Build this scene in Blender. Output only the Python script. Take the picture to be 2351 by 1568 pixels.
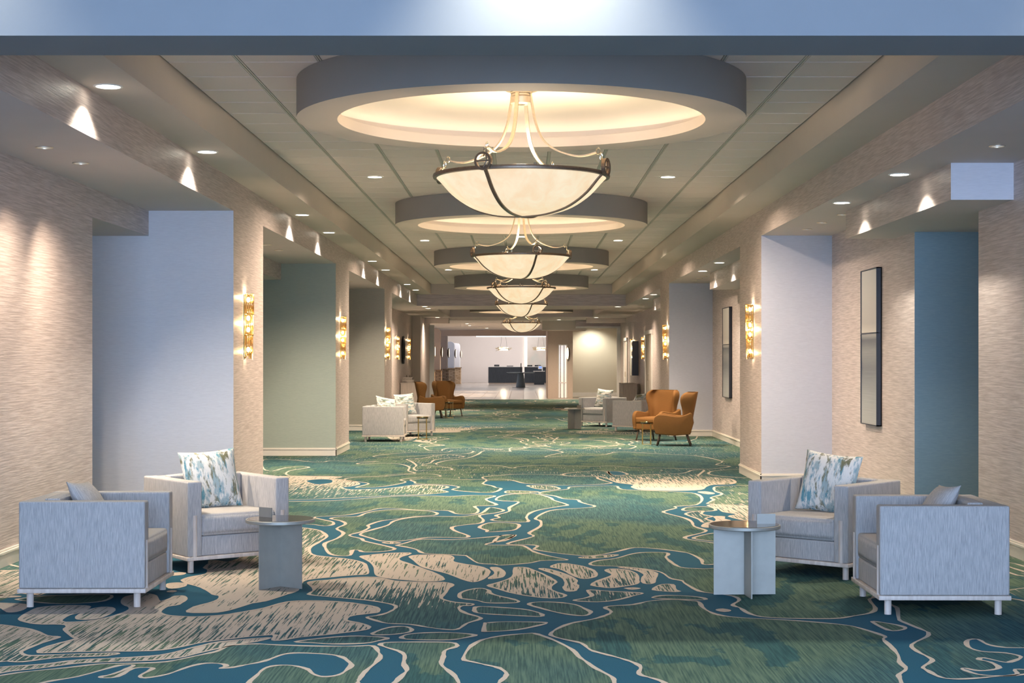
import bpy, bmesh, math, random
from mathutils import Vector, Matrix
from mathutils.geometry import tessellate_polygon

SC = bpy.context.scene
for _o in list(bpy.data.objects):
    bpy.data.objects.remove(_o)
COL = SC.collection
R = math.radians
random.seed(7)

# ------------------------------------------------------------------ camera
cam = bpy.data.cameras.new('camera')
cam.sensor_fit = 'HORIZONTAL'
cam.sensor_width = 36.0
cam.lens = 3600.0 / 2351.0 * 36.0
cam.shift_x = -21.5 / 2351.0
cam.shift_y = 42.0 / 2351.0
cam.clip_start = 0.05
cam.clip_end = 400
camo = bpy.data.objects.new('camera', cam)
COL.objects.link(camo)
camo.location = (0, 0, 1.6)
camo.rotation_euler = (R(90), 0, 0)
SC.camera = camo

# ------------------------------------------------------------------ world and exposure
wd = bpy.data.worlds.new('world')
SC.world = wd
wd.use_nodes = True
wd.node_tree.nodes['Background'].inputs[0].default_value = (0.45, 0.65, 1.0, 1)
wd.node_tree.nodes['Background'].inputs[1].default_value = 1.0
SC.view_settings.view_transform = 'Standard'
SC.view_settings.look = 'None'
SC.view_settings.gamma = 1.0
SC.view_settings.use_curve_mapping = False
SC.view_settings.exposure = 0.12
SC.cycles.use_denoising = True
SC.cycles.max_bounces = 4
SC.cycles.diffuse_bounces = 4
SC.cycles.glossy_bounces = 2
SC.cycles.transparent_max_bounces = 8
SC.cycles.use_adaptive_sampling = True
SC.cycles.adaptive_threshold = 0.15
SC.cycles.adaptive_min_samples = 16
SC.cycles.caustics_reflective = False
SC.cycles.caustics_refractive = False
SC.cycles.sample_clamp_indirect = 6.0

WARM = (1.0, 0.79, 0.54)
SOFT = (1.0, 0.81, 0.61)
NEUT = (1.0, 0.93, 0.78)
DAY = (0.47, 0.66, 1.0)


def light(name, kind, loc, power, col, size=0.1, rot=(0, 0, 0), parent=None, **kw):
    l = bpy.data.lights.new(name, kind)
    l.energy = power
    l.color = col
    if kind == 'AREA':
        l.shape = 'RECTANGLE'
        l.size = kw.get('sx', 1)
        l.size_y = kw.get('sy', 1)
    else:
        l.shadow_soft_size = size
    if kind == 'SPOT':
        l.spot_size = R(kw.get('angle', 80))
        l.spot_blend = kw.get('blend', 0.6)
    o = bpy.data.objects.new(name, l)
    COL.objects.link(o)
    o.location = loc
    o.rotation_euler = rot
    if parent:
        o.parent = parent
    return o


# daylight through the big windows behind the camera
light('daylight', 'AREA', (0, -2.75, 2.0), 1700, DAY, rot=(R(90), 0, 0), sx=9.0, sy=3.4)
# unseen area fills, added to brighten the lobby, the desk and its back wall
light('reception_fill', 'AREA', (-1.0, 97, 3.95), 260, (0.92, 0.93, 1.0), sx=9, sy=12)
light('reception_wall_fill', 'AREA', (0.0, 103.5, 3.9), 580, (1.0, 0.95, 0.93), rot=(R(58), 0, 0), sx=8, sy=.7)  # added out of sight to lift the dark back wall
light('lobby_blue_fill', 'AREA', (-7.4, 84, 2.0), 150, (0.55, 0.7, 1.0), rot=(0, R(-90), 0), sx=3, sy=30)  # added blue side fill; the wall behind it has no window

# ------------------------------------------------------------------ mesh helpers
CACHE = {}


def mesh(name, verts, faces, mats, midx=None, smooth=False):
    m = bpy.data.meshes.new(name)
    m.from_pydata([tuple(v) for v in verts], [], faces)
    for mm in (mats if isinstance(mats, (list, tuple)) else [mats]):
        m.materials.append(mm)
    if midx:
        m.polygons.foreach_set('material_index', midx)
    if smooth:
        m.polygons.foreach_set('use_smooth', [True] * len(m.polygons))
    m.update()
    return m


def from_bm(name, bm, mat, smooth=False):
    m = bpy.data.meshes.new(name)
    bm.normal_update()
    bm.to_mesh(m)
    bm.free()
    m.materials.append(mat)
    if smooth:
        m.polygons.foreach_set('use_smooth', [True] * len(m.polygons))
    return m


def obj(name, me, parent=None, loc=(0, 0, 0), rot=(0, 0, 0)):
    o = bpy.data.objects.new(name, me)
    COL.objects.link(o)
    o.location = loc
    o.rotation_euler = rot
    if parent:
        o.parent = parent
    return o


def tag(o, label=None, cat=None, group=None, kind=None):
    if label: o['label'] = label
    if cat: o['category'] = cat
    if group: o['group'] = group
    if kind: o['kind'] = kind
    return o


def thing(name, label, cat, loc=(0, 0, 0), rz=0.0, group=None):
    o = bpy.data.objects.new(name, None)
    COL.objects.link(o)
    o.empty_display_size = 0.1
    o.location = loc
    o.rotation_euler = (0, 0, rz)
    return tag(o, label, cat, group)


def box_vf(b):
    x0, x1, y0, y1, z0, z1 = b
    v = [(x0, y0, z0), (x1, y0, z0), (x1, y1, z0), (x0, y1, z0), (x0, y0, z1), (x1, y0, z1), (x1, y1, z1), (x0, y1, z1)]
    f = [(0, 4, 7, 3), (1, 2, 6, 5), (0, 1, 5, 4), (3, 7, 6, 2), (0, 3, 2, 1), (4, 5, 6, 7)]  # -x +x -y +y -z +z
    return v, f


def struct(name, b, mat, faces=None, parent=None):
    """a box of the building; faces maps a side (-x +x -y +y -z +z) to another material"""
    v, f = box_vf(b)
    mats = [mat]
    idx = [0] * 6
    if faces:
        order = ['-x', '+x', '-y', '+y', '-z', '+z']
        for k, mm in faces.items():
            if mm not in mats:
                mats.append(mm)
            idx[order.index(k)] = mats.index(mm)
    o = obj(name, mesh(name, v, f, mats, idx), parent)
    if not parent:
        o['kind'] = 'structure'
    return o


def rbox(key, sx, sy, sz, mat, bev=0.01, seg=2, smooth=True, puff=0.0):
    """rounded box centred on x and y, standing on z=0"""
    k = (key, sx, sy, sz, mat.name, bev, puff)
    if k in CACHE:
        return CACHE[k]
    bm = bmesh.new()
    bmesh.ops.create_cube(bm, size=1)
    for v in bm.verts:
        v.co = Vector((v.co.x * sx, v.co.y * sy, (v.co.z + 0.5) * sz))
    if puff:
        bmesh.ops.subdivide_edges(bm, edges=bm.edges[:], cuts=6, use_grid_fill=True)
        for v in bm.verts:
            a, b_, c = v.co.x / sx * 2, v.co.y / sy * 2, v.co.z / sz * 2 - 1
            d = Vector((0, 0, 0))
            if abs(a) > .999: d.x += math.copysign((1 - b_ * b_) * (1 - c * c), a)
            if abs(b_) > .999: d.y += math.copysign((1 - a * a) * (1 - c * c), b_)
            if abs(c) > .999: d.z += math.copysign((1 - a * a) * (1 - b_ * b_), c)
            v.co += d * puff
        es = [e for e in bm.edges if e.calc_face_angle(0) > 1.0]
    else:
        es = bm.edges[:]
    if bev:
        bmesh.ops.bevel(bm, geom=es, offset=bev, segments=seg, profile=0.6, affect='EDGES', clamp_overlap=True)
    m = from_bm(key, bm, mat, smooth)
    CACHE[k] = m
    return m


def cyl(key, r0, r1, h, mat, seg=16, bev=0.0):
    k = (key, r0, r1, h, mat.name, seg)
    if k in CACHE:
        return CACHE[k]
    prof = [(0.0001, 0), (r0, 0), (r1, h), (0.0001, h)]
    m = lathe_mesh(key, prof, mat, seg)
    CACHE[k] = m
    return m


def lathe_vf(prof, seg, a0=0.0, a1=2 * math.pi):
    full = abs((a1 - a0) - 2 * math.pi) < 1e-6
    n = seg if full else seg + 1
    v, f = [], []
    for i in range(n):
        a = a0 + (a1 - a0) * i / seg
        c, s = math.cos(a), math.sin(a)
        for r, z in prof:
            v.append((r * c, r * s, z))
    k = len(prof)
    for i in range(seg):
        j = (i + 1) % n
        for q in range(k - 1):
            f.append((i * k + q, j * k + q, j * k + q + 1, i * k + q + 1))
    return v, f


def lathe_mesh(key, prof, mat, seg=32, a0=0.0, a1=2 * math.pi, smooth=True, sharp=35):
    v, f = lathe_vf(prof, seg, a0, a1)
    m = mesh(key, v, f, mat, smooth=smooth)
    if smooth:
        sharpen(m, sharp)
    return m


def sharpen(m, deg):
    bm = bmesh.new()
    bm.from_mesh(m)
    for e in bm.edges:
        if len(e.link_faces) == 2 and e.calc_face_angle(0) > R(deg):
            e.smooth = False
    bm.to_mesh(m)
    bm.free()


def sweep_vf(path, sec, closed=False, up=Vector((0, 0, 1)), side=None):
    """sweep section points (a, b) along path; side: fixed sideways direction or None"""
    P = [Vector(p) for p in path]
    n, k = len(P), len(sec)
    v, f = [], []
    for i, p in enumerate(P):
        if closed:
            t = (P[(i + 1) % n] - P[i - 1]).normalized()
        else:
            t = (P[min(i + 1, n - 1)] - P[max(i - 1, 0)]).normalized()
        if side is not None:
            s = Vector(side)
        else:
            u = up if abs(t.dot(up)) < .98 else Vector((0, 1, 0))
            s = t.cross(u).normalized()
        w = s.cross(t).normalized()
        for a, b in sec:
            v.append(p + s * a + w * b)
    for i in range(n if closed else n - 1):
        j = (i + 1) % n
        for q in range(k):
            f.append((i * k + q, j * k + q, j * k + (q + 1) % k, i * k + (q + 1) % k))
    if not closed:
        f.append(tuple(range(k)))
        f.append(tuple(reversed(range((n - 1) * k, n * k))))
    return v, f


def circ(r, n=8):
    return [(r * math.cos(2 * math.pi * i / n), r * math.sin(2 * math.pi * i / n)) for i in range(n)]


def rect(a, b):
    return [(-a / 2, -b / 2), (a / 2, -b / 2), (a / 2, b / 2), (-a / 2, b / 2)]


def join_vf(parts):
    V, F = [], []
    for v, f in parts:
        o = len(V)
        V += [tuple(x) for x in v]
        F += [tuple(i + o for i in q) for q in f]
    return V, F


def move_vf(vf, mat):
    return [mat @ Vector(x) for x in vf[0]], vf[1]


def catmull(pts, n=3, closed=False):
    P = [Vector(p) for p in pts]
    m = len(P)
    out = []
    for i in range(m if closed else m - 1):
        if closed:
            p0, p1, p2, p3 = P[i - 1], P[i], P[(i + 1) % m], P[(i + 2) % m]
        else:
            p0, p1, p2, p3 = P[max(i - 1, 0)], P[i], P[i + 1], P[min(i + 2, m - 1)]
        for k in range(n):
            t = k / n
            out.append(0.5 * ((2 * p1) + (p2 - p0) * t + (2 * p0 - 5 * p1 + 4 * p2 - p3) * t * t + (3 * p1 - p0 - 3 * p2 + p3) * t ** 3))
    if not closed:
        out.append(P[-1])
    return out


# ------------------------------------------------------------------ materials
def new_mat(name):
    m = bpy.data.materials.new(name)
    m.use_nodes = True
    nt = m.node_tree
    b = nt.nodes['Principled BSDF']
    return m, nt, b


def plain(name, col, rough=0.5, metal=0.0, spec=0.5, emit=None, estr=0.0, grain=0.0, gscale=60.0, bump=0.0):
    m, nt, b = new_mat(name)
    b.inputs['Base Color'].default_value = (*col, 1)
    b.inputs['Roughness'].default_value = rough
    b.inputs['Metallic'].default_value = metal
    b.inputs['Specular IOR Level'].default_value = spec
    if emit:
        b.inputs['Emission Color'].default_value = (*emit, 1)
        b.inputs['Emission Strength'].default_value = estr
    if grain or bump:
        tc = nt.nodes.new('ShaderNodeTexCoord')
        no = nt.nodes.new('ShaderNodeTexNoise')
        no.inputs['Scale'].default_value = gscale
        no.inputs['Detail'].default_value = 4
        nt.links.new(tc.outputs['Object'], no.inputs['Vector'])
        if grain:
            mx = nt.nodes.new('ShaderNodeMix')
            mx.data_type = 'RGBA'
            mx.inputs[6].default_value = (*[c * (1 - grain) for c in col], 1)
            mx.inputs[7].default_value = (*[min(1, c * (1 + grain)) for c in col], 1)
            nt.links.new(no.outputs['Fac'], mx.inputs[0])
            nt.links.new(mx.outputs[2], b.inputs['Base Color'])
        if bump:
            bp = nt.nodes.new('ShaderNodeBump')
            bp.inputs['Strength'].default_value = bump
            bp.inputs['Distance'].default_value = 0.003
            nt.links.new(no.outputs['Fac'], bp.inputs['Height'])
            nt.links.new(bp.outputs['Normal'], b.inputs['Normal'])
    return m


def streaks(name, c1, c2, scale, rough=0.6, bump=0.15, lo=.35, hi=.65, spec=.4, detail=3, metal=0.0, dist=0.004, c3=None, patch=.5):
    """fibres or dashes: noise stretched by the scale vector, between two colours"""
    m, nt, b = new_mat(name)
    N = nt.nodes
    L = nt.links.new
    tc = N.new('ShaderNodeTexCoord')
    mp = N.new('ShaderNodeMapping')
    mp.inputs['Scale'].default_value = scale
    L(tc.outputs['Object'], mp.inputs['Vector'])
    no = N.new('ShaderNodeTexNoise')
    no.inputs['Scale'].default_value = 1.0
    no.inputs['Detail'].default_value = detail
    no.inputs['Roughness'].default_value = .6
    L(mp.outputs['Vector'], no.inputs['Vector'])
    mr = N.new('ShaderNodeMapRange')
    mr.inputs[1].default_value = lo
    mr.inputs[2].default_value = hi
    L(no.outputs['Fac'], mr.inputs[0])
    mx = N.new('ShaderNodeMix')
    mx.data_type = 'RGBA'
    mx.inputs[6].default_value = (*c1, 1)
    mx.inputs[7].default_value = (*c2, 1)
    L(mr.outputs[0], mx.inputs[0])
    out = mx.outputs[2]
    if c3:
        n2 = N.new('ShaderNodeTexNoise')
        n2.inputs['Scale'].default_value = patch
        n2.inputs['Detail'].default_value = 2
        L(tc.outputs['Object'], n2.inputs['Vector'])
        m2 = N.new('ShaderNodeMix')
        m2.data_type = 'RGBA'
        m2.inputs[7].default_value = (*c3, 1)
        r2 = N.new('ShaderNodeMapRange')
        r2.inputs[1].default_value = .4
        r2.inputs[2].default_value = .65
        r2.inputs[4].default_value = .5
        L(n2.outputs['Fac'], r2.inputs[0])
        L(r2.outputs[0], m2.inputs[0])
        L(out, m2.inputs[6])
        out = m2.outputs[2]
    L(out, b.inputs['Base Color'])
    b.inputs['Roughness'].default_value = rough
    b.inputs['Metallic'].default_value = metal
    b.inputs['Specular IOR Level'].default_value = spec
    if bump:
        bp = N.new('ShaderNodeBump')
        bp.inputs['Strength'].default_value = bump
        bp.inputs['Distance'].default_value = dist
        L(no.outputs['Fac'], bp.inputs['Height'])
        L(bp.outputs['Normal'], b.inputs['Normal'])
    return m


M = {}
M['paint'] = plain('ceiling_paint', (.58, .515, .455), .75, spec=.2, grain=.03, gscale=3)
M['recess'] = plain('alcove_ceiling_paint', (.62, .555, .54), .8, spec=.2, grain=.03, gscale=3)
M['white'] = plain('white_paint', (.78, .76, .72), .5, spec=.3, grain=.02, gscale=8)
M['trimw'] = plain('baseboard_paint', (.72, .66, .58), .4, spec=.4, grain=.03, gscale=10)
M['paper'] = streaks('dashed_wallpaper', (.42, .345, .32), (.64, .545, .51), (3.2, 3.2, 90), .42, .4, .36, .66, .5)
M['lilac'] = streaks('linen_wallpaper_lilac_light', (.66, .655, .70), (.73, .725, .77), (14, 14, 190), .5, .2, .3, .7, .4)  # pale linen with the bluish light on it put into the colour
M['lilac_dimmed'] = streaks('linen_wallpaper_lilac_dimmed', (.50, .505, .565), (.57, .575, .635), (14, 14, 190), .5, .2, .3, .7, .4)  # lilac linen darkened to offset the stronger light on the right pillars
M['sage'] = streaks('linen_wallpaper_sage_light', (.33, .37, .315), (.38, .42, .355), (14, 14, 190), .5, .2, .3, .7, .4)  # same linen, greenish light put into the colour
M['olive'] = streaks('linen_wallpaper_olive_light', (.35, .325, .27), (.40, .375, .31), (14, 14, 190), .5, .2, .3, .7, .4)  # same linen, brown-green cast of the light put into the colour
M['teal'] = streaks('linen_wallpaper_teal_light', (.20, .29, .325), (.24, .335, .37), (14, 14, 190), .5, .2, .3, .7, .4)  # same linen, dim bluish daylight put into the colour
M['tile'] = plain('mineral_ceiling_tile', (.76, .67, .615), .9, spec=.1, grain=.08, gscale=220, bump=.3)
M['tee'] = plain('ceiling_grid_metal', (.55, .52, .46), .5, spec=.3, grain=.02, gscale=30)
M['dark'] = plain('shadow_gap_black', (.02, .02, .02), .8, grain=.1)
M['front'] = plain('front_beam_paint', (.215, .235, .255), .7, spec=.2, grain=.03, gscale=4)
M['ringband'] = plain('ring_band_paint', (.29, .28, .265), .75, spec=.2, grain=.03, gscale=4)
M['dome'] = plain('dome_paint', (.78, .73, .66), .8, spec=.1, grain=.02, gscale=4)
M['led'] = plain('led_strip', (1, .9, .7), .5, emit=(1, .86, .66), estr=4.5, grain=.01)
M['bronze'] = plain('aged_bronze', (.20, .15, .11), .4, metal=.8, grain=.25, gscale=40, bump=.2)
M['champ'] = plain('champagne_metal', (.72, .62, .48), .38, metal=.75, grain=.15, gscale=50, bump=.15)
M['nickel'] = plain('polished_nickel', (.8, .75, .66), .12, metal=1, grain=.05)
M['gold'] = plain('brushed_gold', (.70, .50, .20), .28, metal=1, grain=.1, gscale=80)
M['brass'] = plain('satin_brass', (.40, .385, .34), .52, metal=.5, grain=.12, gscale=12)
M['smoked'] = plain('smoked_bronze_glass', (.17, .13, .10), .10, metal=.85, grain=.08, gscale=6)
M['lens'] = plain('lit_lamp_lens', (1, 1, .95), .4, emit=(1, .95, .80), estr=14, grain=.01)
M['lensoff'] = plain('dim_lamp_reflector', (.55, .55, .53), .25, metal=.6, emit=(1, .9, .75), estr=.25, grain=.05)
M['fabric'] = streaks('heather_grey_upholstery', (.31, .305, .305), (.535, .51, .495), (240, 240, 13), .85, .25, .32, .68, .15, detail=4)
M['wood'] = streaks('whitewashed_oak', (.55, .46, .40), (.70, .61, .54), (30, 30, 4), .5, .1, .35, .65, .4)
M['cognac'] = streaks('cognac_wool_upholstery', (.155, .068, .018), (.215, .098, .028), (260, 260, 260), .8, .25, .35, .65, .2)
M['walnut'] = streaks('dark_walnut', (.055, .033, .02), (.12, .075, .045), (60, 60, 5), .45, .1, .35, .65, .5)
M['blackfr'] = plain('black_frame', (.012, .013, .018), .35, grain=.1)
M['mirror'] = plain('mirror_glass', (.8, .8, .78), .05, metal=1, grain=.01)
M['dusk'] = streaks('dark_desk_veneer', (.03, .038, .05), (.05, .06, .075), (40, 40, 3), .45, .05)
M['concrete'] = plain('grey_blue_concrete', (.30, .35, .36), .5, grain=.12, gscale=7)
M['cabinet'] = streaks('taupe_cabinet_wood', (.40, .35, .31), (.48, .42, .37), (30, 30, 3), .5, .05)
M['plum'] = plain('black_plastic', (.02, .02, .022), .4, grain=.1)
M['books'] = streaks('striped_box_cloth', (.08, .07, .065), (.36, .32, .29), (3, 60, 3), .6, .05)
M['beige'] = streaks('lobby_beige_wallcovering', (.60, .49, .41), (.66, .55, .46), (10, 10, 120), .6, .1)
M['glasstop'] = plain('dark_green_glass', (.012, .02, .014), .05, grain=.05, spec=.8)
M['rubber'] = plain('tablet_white', (.8, .8, .8), .4, grain=.02)
M['screen'] = plain('tablet_screen', (.1, .15, .4), .3, emit=(.2, .35, .9), estr=1.0, grain=.1)


def alabaster():
    m, nt, b = new_mat('alabaster_glass')
    N, L = nt.nodes, nt.links.new
    tc = N.new('ShaderNodeTexCoord')
    mp = N.new('ShaderNodeMapping')
    mp.inputs['Scale'].default_value = (5, 5, 1.2)
    L(tc.outputs['Object'], mp.inputs['Vector'])
    no = N.new('ShaderNodeTexNoise')
    no.inputs['Scale'].default_value = 1.3
    no.inputs['Detail'].default_value = 6
    no.inputs['Roughness'].default_value = .6
    no.inputs['Distortion'].default_value = .8
    L(mp.outputs['Vector'], no.inputs['Vector'])
    mr = N.new('ShaderNodeMapRange')
    mr.inputs[1].default_value = .35
    mr.inputs[2].default_value = .7
    L(no.outputs['Fac'], mr.inputs[0])
    mx = N.new('ShaderNodeMix')
    mx.data_type = 'RGBA'
    mx.inputs[6].default_value = (.94, .68, .40, 1)
    mx.inputs[7].default_value = (1.0, .84, .58, 1)
    L(mr.outputs[0], mx.inputs[0])
    b.inputs['Base Color'].default_value = (.36, .31, .24, 1)
    b.inputs['Roughness'].default_value = .25
    L(mx.outputs[2], b.inputs['Emission Color'])
    b.inputs['Emission Strength'].default_value = .80
    return m


M['alabaster'] = alabaster()


def amber():
    m, nt, b = new_mat('amber_glass_rods')
    N, L = nt.nodes, nt.links.new
    tr = N.new('ShaderNodeBsdfTransparent')
    tr.inputs[0].default_value = (.975, .89, .72, 1)
    gl = N.new('ShaderNodeBsdfGlossy')
    gl.inputs['Color'].default_value = (.80, .62, .36, 1)
    gl.inputs['Roughness'].default_value = .15
    ms = N.new('ShaderNodeMixShader')
    ms.inputs[0].default_value = .34
    L(tr.outputs[0], ms.inputs[1])
    L(gl.outputs[0], ms.inputs[2])
    L(ms.outputs[0], nt.nodes['Material Output'].inputs['Surface'])
    return m


M['amber'] = amber()
M['bulb'] = plain('lamp_bulb', (1, .9, .7), .5, emit=(1, .86, .62), estr=22, grain=.01)
M['ovallamp'] = plain('oval_lamp_glow', (1, .9, .7), .5, emit=(1, .86, .62), estr=2.2, grain=.01)
M['striplight'] = plain('wall_light_strip', (1, .95, .85), .5, emit=(1, .9, .74), estr=1.6, grain=.01)


def pillow_mat(name, vertical=True):
    m, nt, b = new_mat(name)
    N, L = nt.nodes, nt.links.new
    tc = N.new('ShaderNodeTexCoord')
    base = (.72, .69, .63)
    prev = None
    cols = [((.10, .27, .33), 3.1, .555), ((.16, .155, .085), 7.7, .555), ((.33, .42, .43), 12.3, .55), ((.10, .10, .075), 21.5, .61)]
    col = None
    for c, seed, th in cols:
        mp = N.new('ShaderNodeMapping')
        mp.inputs['Location'].default_value = (seed, seed * 1.7, seed)
        mp.inputs['Scale'].default_value = (17, 17, 4.2) if vertical else (4.2, 17, 19)
        L(tc.outputs['Object'], mp.inputs['Vector'])
        no = N.new('ShaderNodeTexNoise')
        no.inputs['Scale'].default_value = 1.0
        no.inputs['Detail'].default_value = 7
        no.inputs['Roughness'].default_value = .68
        L(mp.outputs['Vector'], no.inputs['Vector'])
        mr = N.new('ShaderNodeMapRange')
        mr.inputs[1].default_value = th - .02
        mr.inputs[2].default_value = th + .05
        L(no.outputs['Fac'], mr.inputs[0])
        mx = N.new('ShaderNodeMix')
        mx.data_type = 'RGBA'
        if prev is None:
            mx.inputs[6].default_value = (*base, 1)
        else:
            L(prev, mx.inputs[6])
        mx.inputs[7].default_value = (*c, 1)
        L(mr.outputs[0], mx.inputs[0])
        prev = mx.outputs[2]
    L(prev, b.inputs['Base Color'])
    b.inputs['Roughness'].default_value = .80
    return m


M['pillow'] = pillow_mat('brushstroke_pillow', True)
M['pillow2'] = pillow_mat('brushstroke_pillow_sideways', False)


def carpet_mats():
    def streak(nt, tc, sc, seed, detail=4):
        N, L = nt.nodes, nt.links.new
        mp = N.new('ShaderNodeMapping')
        mp.inputs['Scale'].default_value = sc
        mp.inputs['Location'].default_value = (seed, seed, 0)
        L(tc.outputs['Object'], mp.inputs['Vector'])
        no = N.new('ShaderNodeTexNoise')
        no.inputs['Scale'].default_value = 1
        no.inputs['Detail'].default_value = detail
        no.inputs['Roughness'].default_value = .55
        L(mp.outputs['Vector'], no.inputs['Vector'])
        return no.outputs['Fac']

    def mix(nt, f, a, b):
        N, L = nt.nodes, nt.links.new
        mx = N.new('ShaderNodeMix')
        mx.data_type = 'RGBA'
        for i, s in ((6, a), (7, b)):
            if isinstance(s, tuple):
                mx.inputs[i].default_value = (*s, 1)
            else:
                L(s, mx.inputs[i])
        L(f, mx.inputs[0])
        return mx.outputs[2]

    def rng(nt, f, lo, hi, a=0., b=1.):
        mr = nt.nodes.new('ShaderNodeMapRange')
        mr.inputs[1].default_value = lo
        mr.inputs[2].default_value = hi
        mr.inputs[3].default_value = a
        mr.inputs[4].default_value = b
        nt.links.new(f, mr.inputs[0])
        return mr.outputs[0]
    res = []
    # river blue
    m, nt, b = new_mat('carpet_river_blue')
    tc = nt.nodes.new('ShaderNodeTexCoord')
    c = mix(nt, rng(nt, streak(nt, tc, (220, 220, 1), 3), .3, .7), (.014, .072, .115), (.030, .115, .168))
    nt.links.new(c, b.inputs['Base Color'])
    b.inputs['Roughness'].default_value = .95
    b.inputs['Specular IOR Level'].default_value = .1
    res.append(m)
    # island green with woven hatching and sand brushwork
    m, nt, b = new_mat('carpet_island_weave')
    tc = nt.nodes.new('ShaderNodeTexCoord')
    st = streak(nt, tc, (95, 2.6, 1), 11)
    blot = streak(nt, tc, (2.6, 1.1, 1), 31, 5)
    sea = streak(nt, tc, (.55, .35, 1), 57, 2)
    col = mix(nt, rng(nt, st, .36, .64), (.046, .090, .072), (.118, .176, .122))
    dk = mix(nt, rng(nt, st, .40, .60), (.026, .070, .072), (.046, .112, .106))
    col = mix(nt, rng(nt, blot, .53, .555), col, dk)
    bl = mix(nt, rng(nt, st, .40, .60), (.020, .062, .084), (.050, .125, .138))
    col = mix(nt, rng(nt, sea, .47, .62, 0, .75), col, bl)
    at = nt.nodes.new('ShaderNodeAttribute')
    at.attribute_name = 'sand'
    st2 = streak(nt, tc, (72, 2.0, 1), 83, 5)
    nrm = rng(nt, st2, .36, .64)
    gt = nt.nodes.new('ShaderNodeMath')
    gt.operation = 'GREATER_THAN'
    nt.links.new(at.outputs['Fac'], gt.inputs[0])
    add = nt.nodes.new('ShaderNodeMath')
    add.operation = 'ADD'
    add.inputs[1].default_value = .02
    nt.links.new(nrm, add.inputs[0])
    nt.links.new(add.outputs[0], gt.inputs[1])
    fine = streak(nt, tc, (260, 260, 1), 5)
    sand = mix(nt, rng(nt, fine, .3, .7), (.405, .345, .285), (.535, .46, .385))
    col = mix(nt, gt.outputs[0], col, sand)
    nt.links.new(col, b.inputs['Base Color'])
    b.inputs['Roughness'].default_value = .95
    b.inputs['Specular IOR Level'].default_value = .1
    res.append(m)
    m, nt, b = new_mat('carpet_outline_sand')
    tc = nt.nodes.new('ShaderNodeTexCoord')
    c = mix(nt, rng(nt, streak(nt, tc, (260, 260, 1), 3), .3, .7), (.43, .365, .30), (.56, .48, .40))
    nt.links.new(c, b.inputs['Base Color'])
    b.inputs['Roughness'].default_value = .95
    b.inputs['Specular IOR Level'].default_value = .1
    res.append(m)
    return res


M['carpet'] = carpet_mats()


def floor_tile_mat():
    m, nt, b = new_mat('polished_lobby_tile')
    N, L = nt.nodes, nt.links.new
    tc = N.new('ShaderNodeTexCoord')
    no = N.new('ShaderNodeTexNoise')
    no.inputs['Scale'].default_value = .8
    no.inputs['Detail'].default_value = 5
    L(tc.outputs['Object'], no.inputs['Vector'])
    mx = N.new('ShaderNodeMix')
    mx.data_type = 'RGBA'
    mx.inputs[6].default_value = (.42, .36, .31, 1)
    mx.inputs[7].default_value = (.55, .48, .42, 1)
    L(no.outputs['Fac'], mx.inputs[0])
    L(mx.outputs[2], b.inputs['Base Color'])
    b.inputs['Roughness'].default_value = .22
    return m


M['ltile'] = floor_tile_mat()


def stone_mat():
    m, nt, b = new_mat('stacked_ledgestone')
    N, L = nt.nodes, nt.links.new
    tc = N.new('ShaderNodeTexCoord')
    mp = N.new('ShaderNodeMapping')
    mp.inputs['Rotation'].default_value = (R(90), 0, 0)
    L(tc.outputs['Object'], mp.inputs['Vector'])
    br = N.new('ShaderNodeTexBrick')
    br.inputs['Scale'].default_value = 1
    br.inputs['Brick Width'].default_value = .28
    br.inputs['Row Height'].default_value = .085
    br.inputs['Mortar Size'].default_value = .008
    br.inputs['Color1'].default_value = (.42, .27, .15, 1)
    br.inputs['Color2'].default_value = (.58, .42, .28, 1)
    br.inputs['Mortar'].default_value = (.06, .045, .03, 1)
    L(mp.outputs['Vector'], br.inputs['Vector'])
    L(br.outputs['Color'], b.inputs['Base Color'])
    bp = N.new('ShaderNodeBump')
    bp.inputs['Distance'].default_value = .02
    bp.invert = True
    L(br.outputs['Fac'], bp.inputs['Height'])
    L(bp.outputs['Normal'], b.inputs['Normal'])
    b.inputs['Roughness'].default_value = .8
    return m


M['stone'] = stone_mat()


def art_mat(name, stops, axis=2, lines=0.0):
    """soft bands of paint, as on the canvases"""
    m, nt, b = new_mat(name)
    N, L = nt.nodes, nt.links.new
    tc = N.new('ShaderNodeTexCoord')
    sp = N.new('ShaderNodeSeparateXYZ')
    L(tc.outputs['Generated'], sp.inputs[0])
    rp = N.new('ShaderNodeValToRGB')
    rp.color_ramp.elements[0].position = stops[0][0]
    rp.color_ramp.elements[0].color = (*stops[0][1], 1)
    rp.color_ramp.elements[1].position = stops[-1][0]
    rp.color_ramp.elements[1].color = (*stops[-1][1], 1)
    for p, c in stops[1:-1]:
        e = rp.color_ramp.elements.new(p)
        e.color = (*c, 1)
    L(sp.outputs[axis], rp.inputs[0])
    out = rp.outputs[0]
    if lines:
        mp = N.new('ShaderNodeMapping')
        mp.inputs['Scale'].default_value = (1, 1, 160)
        L(tc.outputs['Generated'], mp.inputs['Vector'])
        no = N.new('ShaderNodeTexNoise')
        no.inputs['Scale'].default_value = 1
        no.inputs['Detail'].default_value = 2
        L(mp.outputs['Vector'], no.inputs['Vector'])
        mx = N.new('ShaderNodeMix')
        mx.data_type = 'RGBA'
        mx.blend_type = 'MULTIPLY'
        mx.inputs[0].default_value = lines
        L(out, mx.inputs[6])
        L(no.outputs['Fac'], mx.inputs[7])
        out = mx.outputs[2]
    L(out, b.inputs['Base Color'])
    b.inputs['Roughness'].default_value = .3
    return m


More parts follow.
